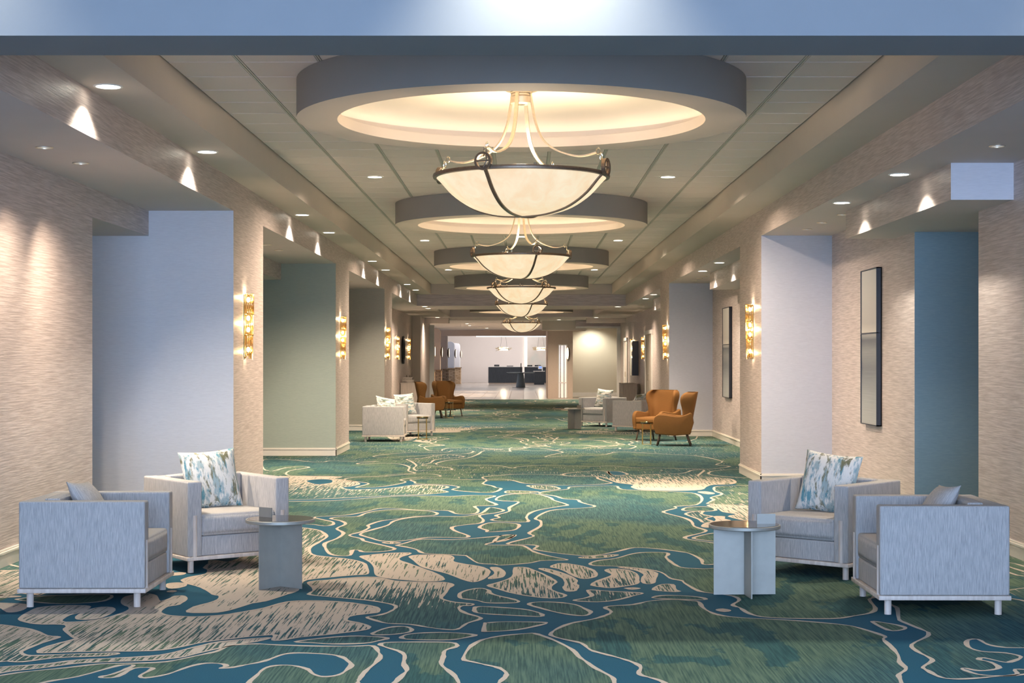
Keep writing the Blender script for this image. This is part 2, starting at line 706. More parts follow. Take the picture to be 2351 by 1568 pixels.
M['art_top'] = art_mat('canvas_pale', [(0, (.62, .56, .47)), (.15, (.45, .41, .36)), (1, (.66, .62, .56))])
M['art_low'] = art_mat('canvas_misty', [(0, (.50, .50, .46)), (.3, (.40, .41, .39)), (.62, (.16, .17, .17)), (.8, (.34, .34, .31)), (.93, (.08, .09, .09)), (1, (.6, .57, .5))], lines=.6)


def mural_mat():
    m, nt, b = new_mat('marbled_mural')
    N, L = nt.nodes, nt.links.new
    tc = N.new('ShaderNodeTexCoord')
    wv = N.new('ShaderNodeTexWave')
    wv.wave_type = 'RINGS'
    wv.inputs['Scale'].default_value = .22
    wv.inputs['Distortion'].default_value = 5
    wv.inputs['Detail'].default_value = 4
    L(tc.outputs['Object'], wv.inputs['Vector'])
    rp = N.new('ShaderNodeValToRGB')
    cr = rp.color_ramp
    cr.elements[0].color = (.30, .36, .34, 1)
    cr.elements[1].color = (.75, .70, .66, 1)
    e = cr.elements.new(.35); e.color = (.46, .50, .46, 1)
    e = cr.elements.new(.6); e.color = (.58, .52, .47, 1)
    L(wv.outputs['Fac'], rp.inputs[0])
    L(rp.outputs[0], b.inputs['Base Color'])
    b.inputs['Roughness'].default_value = .5
    return m


M['mural'] = mural_mat()
CARPET = """
s 0.9 0.5 -309,967 -312,989 -311,1011 -299,1020 -287,1020 -280,1015 -279,993 -284,980 -282,961 -276,955 -265,959 -255,976 -251,993 -252,1011 -259,1024 -265,1041 -266,1058 -260,1071 -251,1068 -244,1048 -239,1039 -235,1048 -234,1061 -229,1061 -224,1046 -224,1024 -230,1015 -229,993 -220,980 -203,976 -187,982 -176,995 -165,1011 -154,1036 -137,1041 -117,1034 -103,1024 -94,1013 -91,1000 -92,991 -104,982 -108,972 -107,961 -97,951 -92,941 -91,935 -93,928 -110,914 -128,903 -136,895 -142,894 -143,911 -151,909 -165,900 -179,889 -186,879 -198,864 -216,860 -243,859 -261,855 -264,858 -265,870 -260,886 -255,898 -259,905 -270,928 -272,939 -277,947 -293,949 -303,957
s 0.7 0.5 -274,814 -251,823 -236,835 -214,841 -195,849 -182,872 -170,889 -149,901 -145,900 -151,889 -161,879 -173,860 -182,844 -195,835 -217,830 -234,826 -248,814 -262,805 -269,798
s 0.75 0.35 -316,939 -300,937 -288,926 -275,909 -267,905 -268,896 -272,879 -274,862 -272,854 -265,847 -247,851 -224,855 -219,852 -222,849 -227,846 -250,841 -264,830 -273,832 -282,838
s 0.9 0.9 -347,1029 -333,1029 -323,1022 -319,1002 -322,993 -327,997 -336,1011 -341,1013
s 0.6 0.6 -397,1180 -389,1189 -375,1195 -363,1192 -326,1073 -342,1073 -361,1071
g 0 0 -407,1238 -398,1248 -389,1248 -373,1199 -385,1208 -400,1225
s 0.9 0.9 -357,1063 -346,1063 -339,1059 -343,1055 -354,1053
s 0.8 0.8 -275,969 -277,993 -274,1011 -265,1012 -259,993 -261,972 -268,965
g 0 0 -337,1046 -332,1053 -323,1061 -287,1068 -277,1061 -277,1039 -291,1029 -309,1029 -327,1039
s 0.9 0.9 -252,1116 -249,1124 -241,1121 -238,1110 -241,1099 -246,1097
s 1 1 -244,1082 -242,1086 -239,1083 -240,1079
s 0.9 0.9 -261,1162 -259,1177 -253,1177 -252,1168 -258,1162
s 0.2 1 -246,1138 -237,1118 -227,1105 -218,1089 -210,1068 -203,1061 -203,1039 -211,1015 -211,993 -199,991 -190,995 -183,1011 -179,1027 -173,1034 -169,1041 -162,1063 -157,1078 -156,1091 -157,1110 -157,1138 -140,1153 -123,1165 -115,1171 -119,1205 -126,1238 -143,1262 -168,1280 -177,1310 -180,1341 -177,1382 -176,1419 -185,1456 -190,1470 -206,1490 -227,1492 -235,1391 -227,1283 -232,1241 -248,1252 -245,1231 -243,1205 -238,1192 -235,1171 -244,1153
s 1 -0.5 -152,1130 -140,1138 -126,1150 -108,1153 -92,1135 -72,1127 -56,1127 -49,1116 -51,1099 -52,1078 -54,1058 -52,1046 -44,1034 -32,1027 -33,1020 -39,1018 -40,1006 -35,989 -26,974 -26,965 -33,951 -38,930 -46,930 -56,937 -67,947 -81,951 -89,961 -96,974 -90,980 -84,993 -81,1011 -83,1022 -90,1031 -103,1043 -127,1056 -143,1066 -145,1073 -144,1089 -147,1105 -151,1116
s 0.75 0.85 -130,1273 -125,1284 -110,1295 -93,1299 -93,1287 -98,1273 -98,1252 -88,1228 -76,1202 -65,1174 -57,1147 -59,1135 -72,1132 -89,1141 -102,1153 -108,1168 -112,1205 -119,1238
s 0.85 0.75 -90,1273 -85,1284 -63,1284 -55,1269 -55,1245 -48,1231 -34,1215 -26,1195 -24,1177 -27,1150 -32,1131 -38,1132 -54,1171 -67,1192 -77,1215 -85,1248
s 0.9 0.9 -23,1205 -18,1205 -13,1180 -15,1153 -22,1144 -23,1150 -19,1174
s 0.2 0 -41,1053 -42,1073 -37,1089 -29,1097 -23,1089 -21,1073 -15,1061 -8,1051 -2,1039 -5,1031 -22,1031 -29,1041 -38,1048
g 0 0 -30,1011 -28,1015 -22,1015 0,1006 10,993 13,984 12,976 3,978 -21,986 -29,993
g 0 0 -22,951 -20,953 -10,957 12,955 15,951 10,943 -3,928 -20,922 -22,924
g 0 0 -87,916 -82,931 -76,939 -69,939 -65,930 -66,920 -74,913 -84,911
g 0 0 -69,905 -65,914 -52,919 -39,918 -27,911 -32,902 -41,895 -57,895 -67,898
g 0 0 -128,889 -118,898 -103,906 -91,907 -77,901 -82,891 -89,884 -106,882 -119,886
g 0 0 -265,786 -260,798 -251,805 -236,814 -221,824 -204,826 -188,830 -176,846 -167,860 -164,874 -155,881 -146,882 -137,879 -111,875 -93,875 -83,876 -78,857 -76,844 -77,826 -80,805 -81,786 -81,776 -80,752 -133,752 -253,752
b 0 0 -237,776 -224,791 -213,815 -209,821 -203,821 -204,811 -208,797 -212,791 -210,788 -204,791 -201,812 -192,814 -191,808 -193,794 -189,788 -180,797 -173,817 -166,826 -157,824 -154,818 -156,812 -150,815 -145,821 -138,829 -134,838 -129,851 -121,855 -105,851 -97,844 -92,832 -89,821 -90,808 -93,795 -100,791 -106,798 -111,811 -120,820 -128,820 -133,812 -134,794 -135,776 -133,752 -239,752
g 0 0 -79,879 -77,886 -63,888 -41,887 -36,879 -37,872 -42,862 -42,844 -42,823 -38,808 -34,794 -31,776 -29,752 -64,752 -62,780 -60,797 -59,808 -62,826 -63,847 -67,860 -74,870
g 0 0 -31,838 -29,870 -24,891 -19,900 -10,909 4,916 9,914 19,893 28,865 31,844 34,832 38,814 43,799 46,788 46,776 45,752 -13,752 -11,776 -8,791 -8,802 -12,814 -18,821 -26,830
g 0 0 17,914 21,931 30,951 41,963 48,972 55,986 57,997 54,1011 58,1018 73,1024 85,1039 100,1046 111,1041 117,1036 117,1015 119,997 124,982 136,972 168,961 194,946 202,933 210,907 207,897 206,874 204,849 200,829 199,811 192,797 190,788 188,776 182,751 75,752 71,776 66,787 61,794 60,802 62,814 60,826 53,840 45,852 38,864 34,884 25,896 19,905
s 0.6 0.55 -23,1110 -16,1127 -6,1156 -5,1199 -4,1208 4,1205 15,1174 22,1144 25,1127 20,1105 21,1089 27,1073 30,1063 26,1053 15,1053 -4,1071 -16,1094
s 0.8 0.6 14,1199 20,1199 33,1168 40,1138 38,1121 40,1107 37,1086 32,1083 30,1099 32,1116 31,1144 26,1168
s 0.6 0.6 23,1211 28,1228 35,1230 47,1215 54,1192 56,1168 53,1153 46,1145 40,1156 35,1180 29,1199
s 0.6 0.6 50,1116 56,1135 66,1159 68,1171 64,1192 70,1199 80,1192 86,1171 84,1138 82,1118 70,1105 62,1099 54,1105
s 0.7 0.6 75,1208 85,1205 95,1192 100,1180 101,1168 96,1138 94,1121 88,1121 89,1150 92,1168 88,1189
s 0.6 0.5 92,1089 98,1113 107,1116 107,1091 109,1083 103,1081
s 0.35 0.1 46,1083 48,1089 61,1083 75,1078 83,1073 75,1061 63,1043 50,1035 35,1041 42,1051 48,1063
g 0 0 5,1024 9,1034 22,1034 35,1024 41,1006 44,993 40,980 32,982 22,993 13,1008
g 0 0 88,1053 95,1063 107,1063 120,1056 123,1046 117,1044 100,1048
s 1 1 73,1097 78,1100 82,1097 77,1091
s 1 1 125,1002 129,1006 133,1000 129,995
s 0.4 0.4 47,1269 63,1280 79,1286 70,1269 54,1262
g 0 0 -107,1351 -101,1368 -89,1397 -63,1393 -34,1410 -8,1433 -7,1419 -19,1384 -31,1355 -3,1351 4,1339 11,1304 24,1275 37,1254 28,1250 15,1247 6,1233 -16,1220 -21,1226 -34,1233 -44,1275 -49,1282 -77,1293 -83,1301 -88,1320 -96,1335 -105,1347
g 0 0 54,1231 61,1248 76,1262 91,1291 104,1302 120,1299 120,1284 117,1269 119,1231 123,1208 132,1202 147,1202 180,1241 211,1283 238,1312 262,1255 255,1166 240,1065 232,1046 228,1010 221,991 208,979 191,968 155,972 144,986 141,1010 139,1015 138,1024 145,1043 143,1061 132,1073 123,1083 117,1121 116,1135 109,1147 105,1180 93,1199 76,1213 57,1218
g 0 0 14,1578 23,1635 37,1672 74,1697 80,1716 73,1736 66,1763 64,1791 48,1805 39,1842 22,1873 29,1904 57,1937 61,1971 87,1983 119,1988 121,1954 129,1929 165,1912 190,1896 208,1873 208,1805 193,1729 168,1710 167,1690 150,1653 152,1629 165,1584 168,1546 166,1504 173,1470 166,1447 148,1415 150,1393 168,1368 177,1335 164,1240 151,1226 142,1226 144,1254 139,1293 131,1308 114,1327 96,1334 80,1308 61,1282 47,1282 29,1297 14,1316 11,1327 14,1347 6,1355 -11,1359 -8,1376 11,1419 7,1447 18,1504 19,1556
g 0 0 154,1402 164,1428 178,1447 185,1447 189,1393 180,1359 170,1380
s 0.3 0.2 170,1623 179,1647 192,1659 187,1629 190,1612 195,1600 185,1578 189,1551 179,1540 178,1573
g 0 0 172,1665 179,1697 196,1707 206,1697 206,1665 189,1653
s 0.7 0.5 205,1723 223,1729 250,1725 265,1723 237,1546 225,1556 212,1600 224,1623 213,1647 212,1684
s 1 0.9 197,1600 206,1600 203,1578 207,1556 193,1515 180,1494 174,1504 181,1535 190,1546 196,1567
s 0 0.3 239,1945 248,1979 289,1997 314,1997 272,1729 211,1736 212,1763 220,1791 220,1820 239,1865 236,1904
s 0.9 0.9 214,1893 222,1904 231,1880 223,1865
s -0.1 1.1 58,2191 73,2223 107,2257 124,2245 123,2202 129,2170 148,2159 189,2191 221,2202 237,2234 247,2268 265,2275 249,2191 243,2149 259,2129 279,2109 281,2061 269,2015 244,2006 231,1971 220,1929 192,1916 166,1921 146,1932 139,1971 144,2006 125,2042 116,2109 106,2149 87,2159 64,2159
b 0 0 124,2245 139,2245 148,2202 145,2180 127,2174
g 0 0 -28,2170 -5,2191 49,2180 67,2153 101,2143 103,2109 112,2061 116,2029 88,2006 52,1997 38,2006 9,2024 -1,2042 -12,2080 -27,2099 -47,2099 -52,2139
s 0.3 0.3 8,1988 16,1997 37,1988 48,1945 36,1929 19,1945
s 0.2 0.2 -19,1904 -11,1916 16,1904 20,1893 2,1880 -17,1880
g 0 0 -14,2314 -7,2338 11,2363 36,2375 103,2351 137,2363 168,2326 260,2298 280,2298 313,2351 296,2388 316,2466 297,2594 265,2639 213,2686 177,2725 156,2693 134,2633 77,2603 39,2579 60,2670 72,2712 58,2769 33,2838 -17,2856 -20,2752 -21,2735 -64,2752 -73,2655 -88,2550 -121,2480 -131,2401 -108,2375 -40,2375
g 0 0 264,2212 278,2257 319,2291 334,2268 313,2129 277,2149 264,2180
g 0 0 -269,1520 -313,1767 -263,1770 -219,1777 -184,1805 -148,1835 -110,1842 -83,1835 -58,1850 -31,1842 -40,1805 -38,1777 -27,1729 -41,1716 -51,1710 -46,1672 -47,1635 -56,1623 -68,1629 -76,1659 -87,1665 -111,1668 -130,1684 -142,1690 -154,1684 -167,1641 -182,1612 -210,1595 -198,1567 -186,1546 -183,1520 -190,1509 -210,1525
g 0 0 -192,1578 -185,1595 -167,1600 -162,1635 -149,1665 -129,1672 -99,1657 -88,1635 -90,1612 -107,1600 -122,1578 -139,1556 -148,1515 -145,1494 -149,1456 -157,1428 -143,1402 -139,1384 -124,1359 -107,1327 -115,1308 -131,1304 -136,1316 -142,1316 -140,1282 -149,1279 -158,1293 -167,1335 -171,1368 -165,1402 -164,1447 -175,1485 -171,1525 -179,1556
g 0 0 -148,1437 -140,1475 -129,1515 -126,1556 -111,1589 -90,1600 -61,1600 -45,1623 -39,1653 -34,1697 -22,1678 -19,1659 -28,1635 -43,1612 -38,1567 -40,1535 -53,1520 -66,1499 -62,1465 -49,1428 -50,1410 -64,1410 -84,1410 -98,1393 -111,1380 -124,1384 -135,1406
s 0.3 0.3 -121,1370 -116,1376 -106,1369 -112,1362
g 0 0 -40,1494 -36,1525 -28,1540 -15,1537 -3,1525 -3,1494 -8,1470 -20,1461 -32,1456 -32,1470
g 0 0 -30,1567 -22,1589 -26,1612 -13,1653 -13,1697 -4,1749 -6,1770 -28,1784 -25,1835 -11,1865 15,1873 33,1820 37,1784 51,1729 42,1710 20,1672 9,1635 5,1589 6,1546 -20,1551
g 0 0 -24,1376 -19,1424 -9,1433 -7,1424 -13,1393 -18,1380
s 0.95 -0.1 -330,2129 -319,2149 -297,2159 -274,2159 -246,2139 -253,2109 -235,2089 -223,2070 -209,2024 -214,1988 -225,1962 -210,1929 -184,1937 -170,1945 -152,1971 -134,2006 -110,2001 -91,1971 -100,1929 -89,1896 -111,1865 -143,1850 -186,1827 -223,1805 -266,1791 -278,1791
b 0 0 -285,2070 -271,2099 -252,2089 -246,2042 -254,2015 -266,2015
g 0 0 -412,2507 -371,2507 -327,2453 -309,2453 -302,2480 -260,2466 -227,2466 -253,2426 -245,2401 -213,2426 -185,2401 -167,2338 -163,2257 -150,2208 -177,2191 -197,2153 -231,2145 -265,2149 -320,2164 -334,2257 -315,2326 -331,2351 -349,2322 -358,2257 -379,2303
g 0 0 -228,2129 -188,2145 -168,2180 -141,2195 -123,2191 -111,2149 -142,2129 -161,2089 -151,2051 -162,2006 -180,1971 -207,1962 -197,2015 -204,2042 -235,2089
g 0 0 -148,2089 -134,2105 -103,2105 -80,2093 -47,2089 -50,2024 -37,1988 -32,1962 -25,1945 -35,1888 -59,1896 -85,1929 -78,1971 -98,2006 -135,2024 -139,2051
s 0.2 0.1 -184,2521 -161,2550 -129,2639 -94,2594 -116,2550 -138,2507 -141,2426 -151,2375 -123,2351 -105,2314 -103,2275 -135,2268 -150,2257 -159,2314 -159,2375 -173,2466
g 0 0 -246,2594 -219,2670 -180,2702 -132,2712 -120,2745 -85,2745 -93,2670 -131,2649 -174,2609 -217,2570
g 0 0 242,1030 242,1010 233,968 233,955 238,925 238,917 234,905 219,880 217,860 219,842 218,832 209,816 209,807 211,790 218,785 231,788 238,791 256,797 265,813 329,1010 327,1051 296,1095 259,1078
b 0 0 254,893 261,897 262,880 269,871 282,865 265,813 255,810 252,797 242,793 232,797 228,810 230,813 234,807 240,807 248,814 248,829 244,836 248,841 255,829 260,831 269,844 264,855 252,860 249,874
g 0 0 214,955 217,957 226,946 229,935 224,927 217,927
g 0 0 384,1235 388,1224 390,1196 383,1176 379,1189 377,1214
g 0 0 364,1183 368,1163 375,1150 361,1107 347,1095 337,1090 346,1131
"""
# ------------------------------------------------------------------ the setting
P = M
WX = 3.09       # plane of the pillars and headers
BX = 4.00       # back wall of the alcoves
HZ = 3.20       # underside of headers
SZ = 3.534      # underside of the ceiling border
CZ = 3.825      # face of the ceiling tiles


def build_floor():
    V, F, MI, SAND = [], [], [], []

    def quad(x0, x1, y0, y1, z, mi, s=0.0):
        o = len(V)
        V.extend([(x0, y0, z), (x1, y0, z), (x1, y1, z), (x0, y1, z)])
        SAND.extend([s] * 4)
        F.append((o, o + 1, o + 2, o + 3))
        MI.append(mi)
    quad(-5.5, 5.5, -2.6, 63.3, 0.0, 0)
    for (x0, x1, y0, y1) in ((-5.5, -2.75, 18.2, 28.6), (2.75, 5.5, 18.2, 28.6), (-5.5, -3.3, 12, 18.2), (2.95, 5.5, 11.9, 18.2),
                             (-5.5, -3.45, 7.4, 12), (3.35, 5.5, 7.4, 11.9), (-5.5, 5.5, 28.6, 63.3), (-2.75, 2.75, 20.7, 28.6)):
        quad(x0, x1, y0, y1, 0.0003, 1, .05)
    rnd = random.Random(3)
    polys = []
    for ln in CARPET.strip().splitlines():
        t = ln.split()
        polys.append((t[0], float(t[1]), float(t[2]), [tuple(int(q) / 100 for q in p.split(',')) for p in t[3:]]))
    allp = list(polys)
    mid = [p for p in polys if min(q[1] for q in p[3]) >= 12.2 and p[0] != 'x']
    for k, (dy, sx, gx) in enumerate(((15.3, -1, .2), (30.2, 1, -.3), (45.0, -1, .1))):
        for (c, a, b, pts) in mid:
            np_ = [(sx * x * 1.12 + gx, y + dy) for x, y in pts]
            if max(q[1] for q in np_) < 63.0 and max(abs(q[0]) for q in np_) < 4.0:
                allp.append((c, a + .12, b + .12, np_))
    for (c, a, b, pts) in polys:               # the weave goes on beside and before the framed stretch
        for dx in (-5.4, 5.4):
            sh = [(x + dx, y) for x, y in pts]
            if all(abs(x) > .335 * y and abs(x) < 4.0 for x, y in sh):
                allp.append((c, a, b, sh))
        if max(y for x, y in pts) < 12.0 and min(y for x, y in pts) > 7.72:
            allp.append((c, a, b, [(-x, 15.3 - y) for x, y in pts]))
    for i, (c, sf, sn, pts) in enumerate(allp):
        n = 3 if i < len(polys) else 2
        L = catmull([(x, y, 0) for x, y in pts], n, True)
        ys = [p.y for p in L]
        y0, y1 = min(ys), max(ys)
        z = (0.0014 if c == 'b' else 0.0007) + i * 0.000002
        o = len(V)
        for p in L:
            V.append((p.x, p.y, z))
            SAND.append(0.0 if c == 'b' else sf + (sn - sf) * (y1 - p.y) / max(y1 - y0, .01) if c == 's' else 0.0)
        for t in tessellate_polygon([L]):
            a, b, d = (L[t[0]], L[t[1]], L[t[2]])
            ccw = (b.x - a.x) * (d.y - a.y) - (b.y - a.y) * (d.x - a.x) > 0
            F.append(tuple(o + q for q in (t if ccw else t[::-1])))
            MI.append(0 if c == 'b' else 1)
        # woven outline
        o = len(V)
        m = len(L)
        ph = rnd.random() * 6
        for j, p in enumerate(L):
            tg = (L[(j + 1) % m] - L[j - 1]).normalized()
            nrm = Vector((-tg.y, tg.x, 0))
            w = (0.0125 if p.y < 13 else 0.0158) + 0.0035 * math.sin(j * .9 + ph) + 0.003 * rnd.uniform(-1, 1)
            V.append((*(p + nrm * w).xy, 0.0022))
            V.append((*(p - nrm * w).xy, 0.0022))
            SAND.extend((0, 0))
        for j in range(m):
            k = (j + 1) % m
            F.append((o + 2 * j, o + 2 * j + 1, o + 2 * k + 1, o + 2 * k))
            MI.append(2)
    me = mesh('floor', V, F, M['carpet'], MI)
    at = me.attributes.new('sand', 'FLOAT', 'POINT')
    at.data.foreach_set('value', SAND)
    o = obj('floor', me)
    return tag(o, kind='structure')


build_floor()
struct('floor', (-5.5, 5.5, -2.6, 63.3, -.3, -.002), P['dark'])

# left wall (pillars with the light's tint in their camera-facing linen)
for (y0, y1, tint) in ((16.83, 18.76, 'lilac'), (26.1, 28.1, 'sage'), (35.4, 37.4, 'olive')):
    struct('wall_left', (-5.5, -WX, y0, y1, 0, HZ), P['paper'], {'-y': P[tint]})
for (y0, y1) in ((-2.6, 14.62), (18.76, 23.9), (28.1, 33.2), (37.4, 57.5)):
    struct('wall_left', (-4.25, -BX, y0, y1, 0, HZ), P['paper'])
for (y0, y1) in ((14.62, 16.83), (23.9, 26.1), (33.2, 35.4)):
    struct('wall_left', (-5.5, -BX, y0, y1, 2.93, HZ), P['paper'], {'-z': P['recess']})
    struct('wall_left', (-5.5, -5.3, y0, y1, 0, 2.93), P['paper'])
    struct('wall_left', (-5.5, -4.25, y0 - .2, y0, 0, HZ), P['paper'])
struct('wall_left', (-4.5, -3.7, 57.5, 63.3, 0, HZ), P['paper'], {'-y': P['paint']})
# right wall
for (y0, y1, tint) in ((20.19, 22.16, 'lilac_dimmed'), (32.8, 34.9, 'lilac_dimmed')):
    struct('wall_right', (WX, 5.5, y0, y1, 0, HZ), P['paper'], {'-y': P[tint]})
for (y0, y1) in ((-2.6, 13.72), (16.2, 20.19), (22.16, 32.8), (34.9, 63.3)):
    struct('wall_right', (BX, 4.25, y0, y1, 0, HZ), P['paper'])
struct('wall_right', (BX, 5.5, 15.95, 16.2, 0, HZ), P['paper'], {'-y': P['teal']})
struct('wall_right', (5.3, 5.5, 13.52, 15.95, 0, 2.9), P['paper'])
struct('wall_right', (4.25, 5.5, 13.52, 13.72, 0, 2.9), P['paper'])
# bulkheads over the alcove doors on the right
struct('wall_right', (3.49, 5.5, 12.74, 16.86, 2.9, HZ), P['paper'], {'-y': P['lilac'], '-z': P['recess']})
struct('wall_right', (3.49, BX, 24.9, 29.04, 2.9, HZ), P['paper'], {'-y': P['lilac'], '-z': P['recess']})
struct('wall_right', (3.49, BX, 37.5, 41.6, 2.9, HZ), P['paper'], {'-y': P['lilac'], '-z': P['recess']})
# headers and border soffits, both sides
for s, nm in ((-1, 'wall_left'), (1, 'wall_right')):
    a, b = sorted((s * WX, s * 5.5))
    struct(nm, (a, b, 8.24, 46.45, HZ, 4.4), P['paper'], {'-z': P['recess']})
    a, b = sorted((s * 2.66, s * WX))
    struct('ceiling', (a, b, 8.24, 46.45, SZ, 4.4), P['paint'])
struct('ceiling', (-2.66, 2.66, 8.24, 8.67, SZ, 4.4), P['paint'])
struct('ceiling', (-2.66, 2.66, 46.0, 46.45, SZ, 4.4), P['paint'])
struct('wall_back', (-4.3, 4.3, 46.45, 46.95, HZ, 4.4), P['paper'], {'-z': P['recess']})
struct('ceiling', (-5.5, 5.5, 7.74, 8.24, HZ, 4.6), P['front'])
# front room where the photographer stands
struct('ceiling', (-4.3, 4.3, -2.8, 7.74, 4.3, 4.5), P['white'])
for s, nm in ((-1, 'wall_left'), (1, 'wall_right')):
    a, b = sorted((s * BX, s * 4.25))
    struct(nm, (a, b, -2.6, 7.74, HZ, 4.4), P['paper'])
wn = thing('window_1', None, None)
wn['kind'] = 'structure'
for x in (-4.0, -2.0, 0.0, 2.0, 4.0):
    obj('mullion', mesh('mullion', *box_vf((x - .05, x + .05, -2.66, -2.56, 0, 4.3)), P['white']), wn)
for z in (.25, 2.4, 3.8):
    obj('rail', mesh('rail', *box_vf((-4, 4, -2.65, -2.57, z - .05, z + .05)), P['white']), wn)
struct('wall_front', (-4.2, 4.2, -2.65, -2.55, 0, .22), P['paper'])
struct('wall_front', (-4.2, 4.2, -2.65, -2.55, 3.8, 4.4), P['paper'])

# suspended ceiling: backing, tiles, main tees
ceil = struct('ceiling', (-2.66, 2.66, 8.67, 46.0, CZ + .018, 4.4), plain('ceiling_void', (.22, .20, .18), .8, grain=.1))
xs = [-2.66, -2.1, -1.5, -.9, -.3, .3, .9, 1.5, 2.1, 2.66]
rows = int((46.0 - 8.67) / .61)


def tile_mesh(w, l):
    k = ('ctile', round(w, 3), round(l, 3))
    if k not in CACHE:
        a, b, c = w / 2, l / 2, .004
        v = [(-a, -b, .018), (a, -b, .018), (a, b, .018), (-a, b, .018), (-a, -b, .006), (a, -b, .006), (a, b, .006), (-a, b, .006),
             (-a + c, -b + c, 0), (a - c, -b + c, 0), (a - c, b - c, 0), (-a + c, b - c, 0)]
        f = [(0, 1, 2, 3)] + [(i, 4 + i, 4 + (i + 1) % 4, (i + 1) % 4) for i in range(4)] + [(4 + i, 8 + i, 8 + (i + 1) % 4, 4 + (i + 1) % 4) for i in range(4)] + [(11, 10, 9, 8)]
        CACHE[k] = mesh('ceiling_tile', v, f, P['tile'])
    return CACHE[k]


RINGS = [(12.67, 3.518), (22.45, 3.518), (32.35, 3.518), (42.1, 3.518), (54.7, 3.256)]
far_v = []
count = 0
for r in range(rows + 1):
    y0 = 8.67 + r * .61
    y1 = min(y0 + .61, 46.0)
    if y1 - y0 < .1:
        continue
    for c in range(9):
        x0, x1 = xs[c], xs[c + 1]
        cx, cy = (x0 + x1) / 2, (y0 + y1) / 2
        if any((abs(cx) + .3) ** 2 + (abs(cy - ry) + .3) ** 2 < 1.75 ** 2 for ry, _ in RINGS):
            continue                       # wholly above a ceiling ring
        w, l = x1 - x0 - .034, y1 - y0 - .020
        if cy > 9.9 and count < 296:
            obj('ceiling_tile', tile_mesh(w, l), ceil, (cx, cy, CZ))
            count += 1
        else:
            tm = tile_mesh(w, l)
            far_v.append(([Vector(v.co) + Vector((cx, cy, CZ)) for v in tm.vertices], [tuple(p.vertices) for p in tm.polygons]))
o = obj('far_ceiling_tiles', mesh('far_ceiling_tiles', *join_vf(far_v), P['tile']), ceil)
o['kind'] = 'stuff'
for x in xs[1:-1]:
    vf = join_vf([box_vf((x - .014, x - .005, 8.67, 46, CZ - .001, CZ + .02)), box_vf((x + .005, x + .014, 8.67, 46, CZ - .001, CZ + .02)),
                  box_vf((x - .006, x + .006, 8.67, 46, CZ + .006, CZ + .02))])
    obj('main_tee', mesh('main_tee', *vf, P['tee']), ceil)

# far corridor: lower ceiling with a tray
struct('ceiling', (-4.3, 4.3, 46.95, 50, HZ, 3.8), P['recess'])
for s in (-1, 1):
    a, b = sorted((s * 2.66, s * 4.3))
    struct('ceiling', (a, b, 50, 58.5, HZ, 3.8), P['recess'])
struct('ceiling', (-2.66, 2.66, 50, 58.5, 3.56, 3.8), P['recess'])
struct('ceiling', (-4.3, 4.3, 58.5, 63.3, HZ, 3.8), P['recess'])
struct('trim_1', (-4.0, -2.78, 60, 60.5, 3.0, HZ), P['paint'])
struct('trim_2', (2.5, 4.0, 60, 60.5, 3.02, HZ), P['paint'])
# portal to the lobby
struct('trim_3', (-3.70, -3.52, 63.2, 63.45, 0, 3.0), P['white'])
struct('trim_4', (3.86, 4.0, 63.2, 63.45, 0, 2.95), P['white'])
struct('trim_5', (2.2, 3.86, 63.2, 63.45, 2.88, 2.95), P['white'])
struct('wall_back', (2.2, 4.25, 63.3, 63.5, 2.95, 3.4), P['paper'])
struct('trim_6', (.85, 2.65, 63.7, 65.6, 2.80, 3.19), P['paint'])
struct('wall_back', (-8.2, -3.7, 63.3, 63.5, 0, 3.4), P['paper'])
struct('wall_back', (4.25, 6.2, 63.3, 63.5, 0, 3.4), P['paper'])
# lobby shell
struct('ceiling', (-8.2, 6.2, 63.3, 84, 3.19, 3.4), P['white'])
struct('ceiling', (-8.2, 8.2, 84, 84.5, 2.88, 4.3), P['beige'])
struct('ceiling', (-8.2, 8.2, 84.5, 111.2, 4.05, 4.3), P['white'])
struct('wall_back', (-8.2, 8.2, 110.8, 111.2, 0, 4.3), plain('lobby_white_plaster', (.74, .68, .66), .7, grain=.02, gscale=2))
struct('wall_left', (-8.4, -8.2, 63.3, 111.2, 0, 4.3), P['white'])
struct('wall_right', (8.2, 8.4, 70, 111.2, 0, 4.3), P['white'])
struct('wall_right', (6.0, 6.2, 63.5, 70.2, 0, 3.4), P['white'])
struct('wall_back', (2.12, 8.4, 70, 70.25, 0, 3.4), plain('cream_wall', (.62, .58, .48), .7, grain=.02, gscale=2))
struct('trim_7', (2.12, 4.3, 69.97, 70.0, 0, .14), P['white'])
struct('wall_right', (4.27, 4.4, 66.5, 70, 0, 3.19), P['paint'])
colm = struct('wall_right', (1.1, 2.14, 65.2, 70, 0, 3.19), P['beige'])
struct('wall_right', (1.6, 8.2, 70.25, 86, 0, 3.19), P['beige'])
struct('trim_8', (-3.0, 4.0, 104, 104.3, 3.12, 3.30), P['concrete'])
# reception wall: light strip and mural
struct('trim_9', (.24, .40, 110.7, 110.8, 0, 4.05), P['striplight'])
mu = tag(obj('wall_mural', mesh('wall_mural', *box_vf((.42, 5.0, 110.72, 110.79, 0, 4.05)), P['mural'])),
         'pale green and white marbled mural behind the reception desk', 'mural')
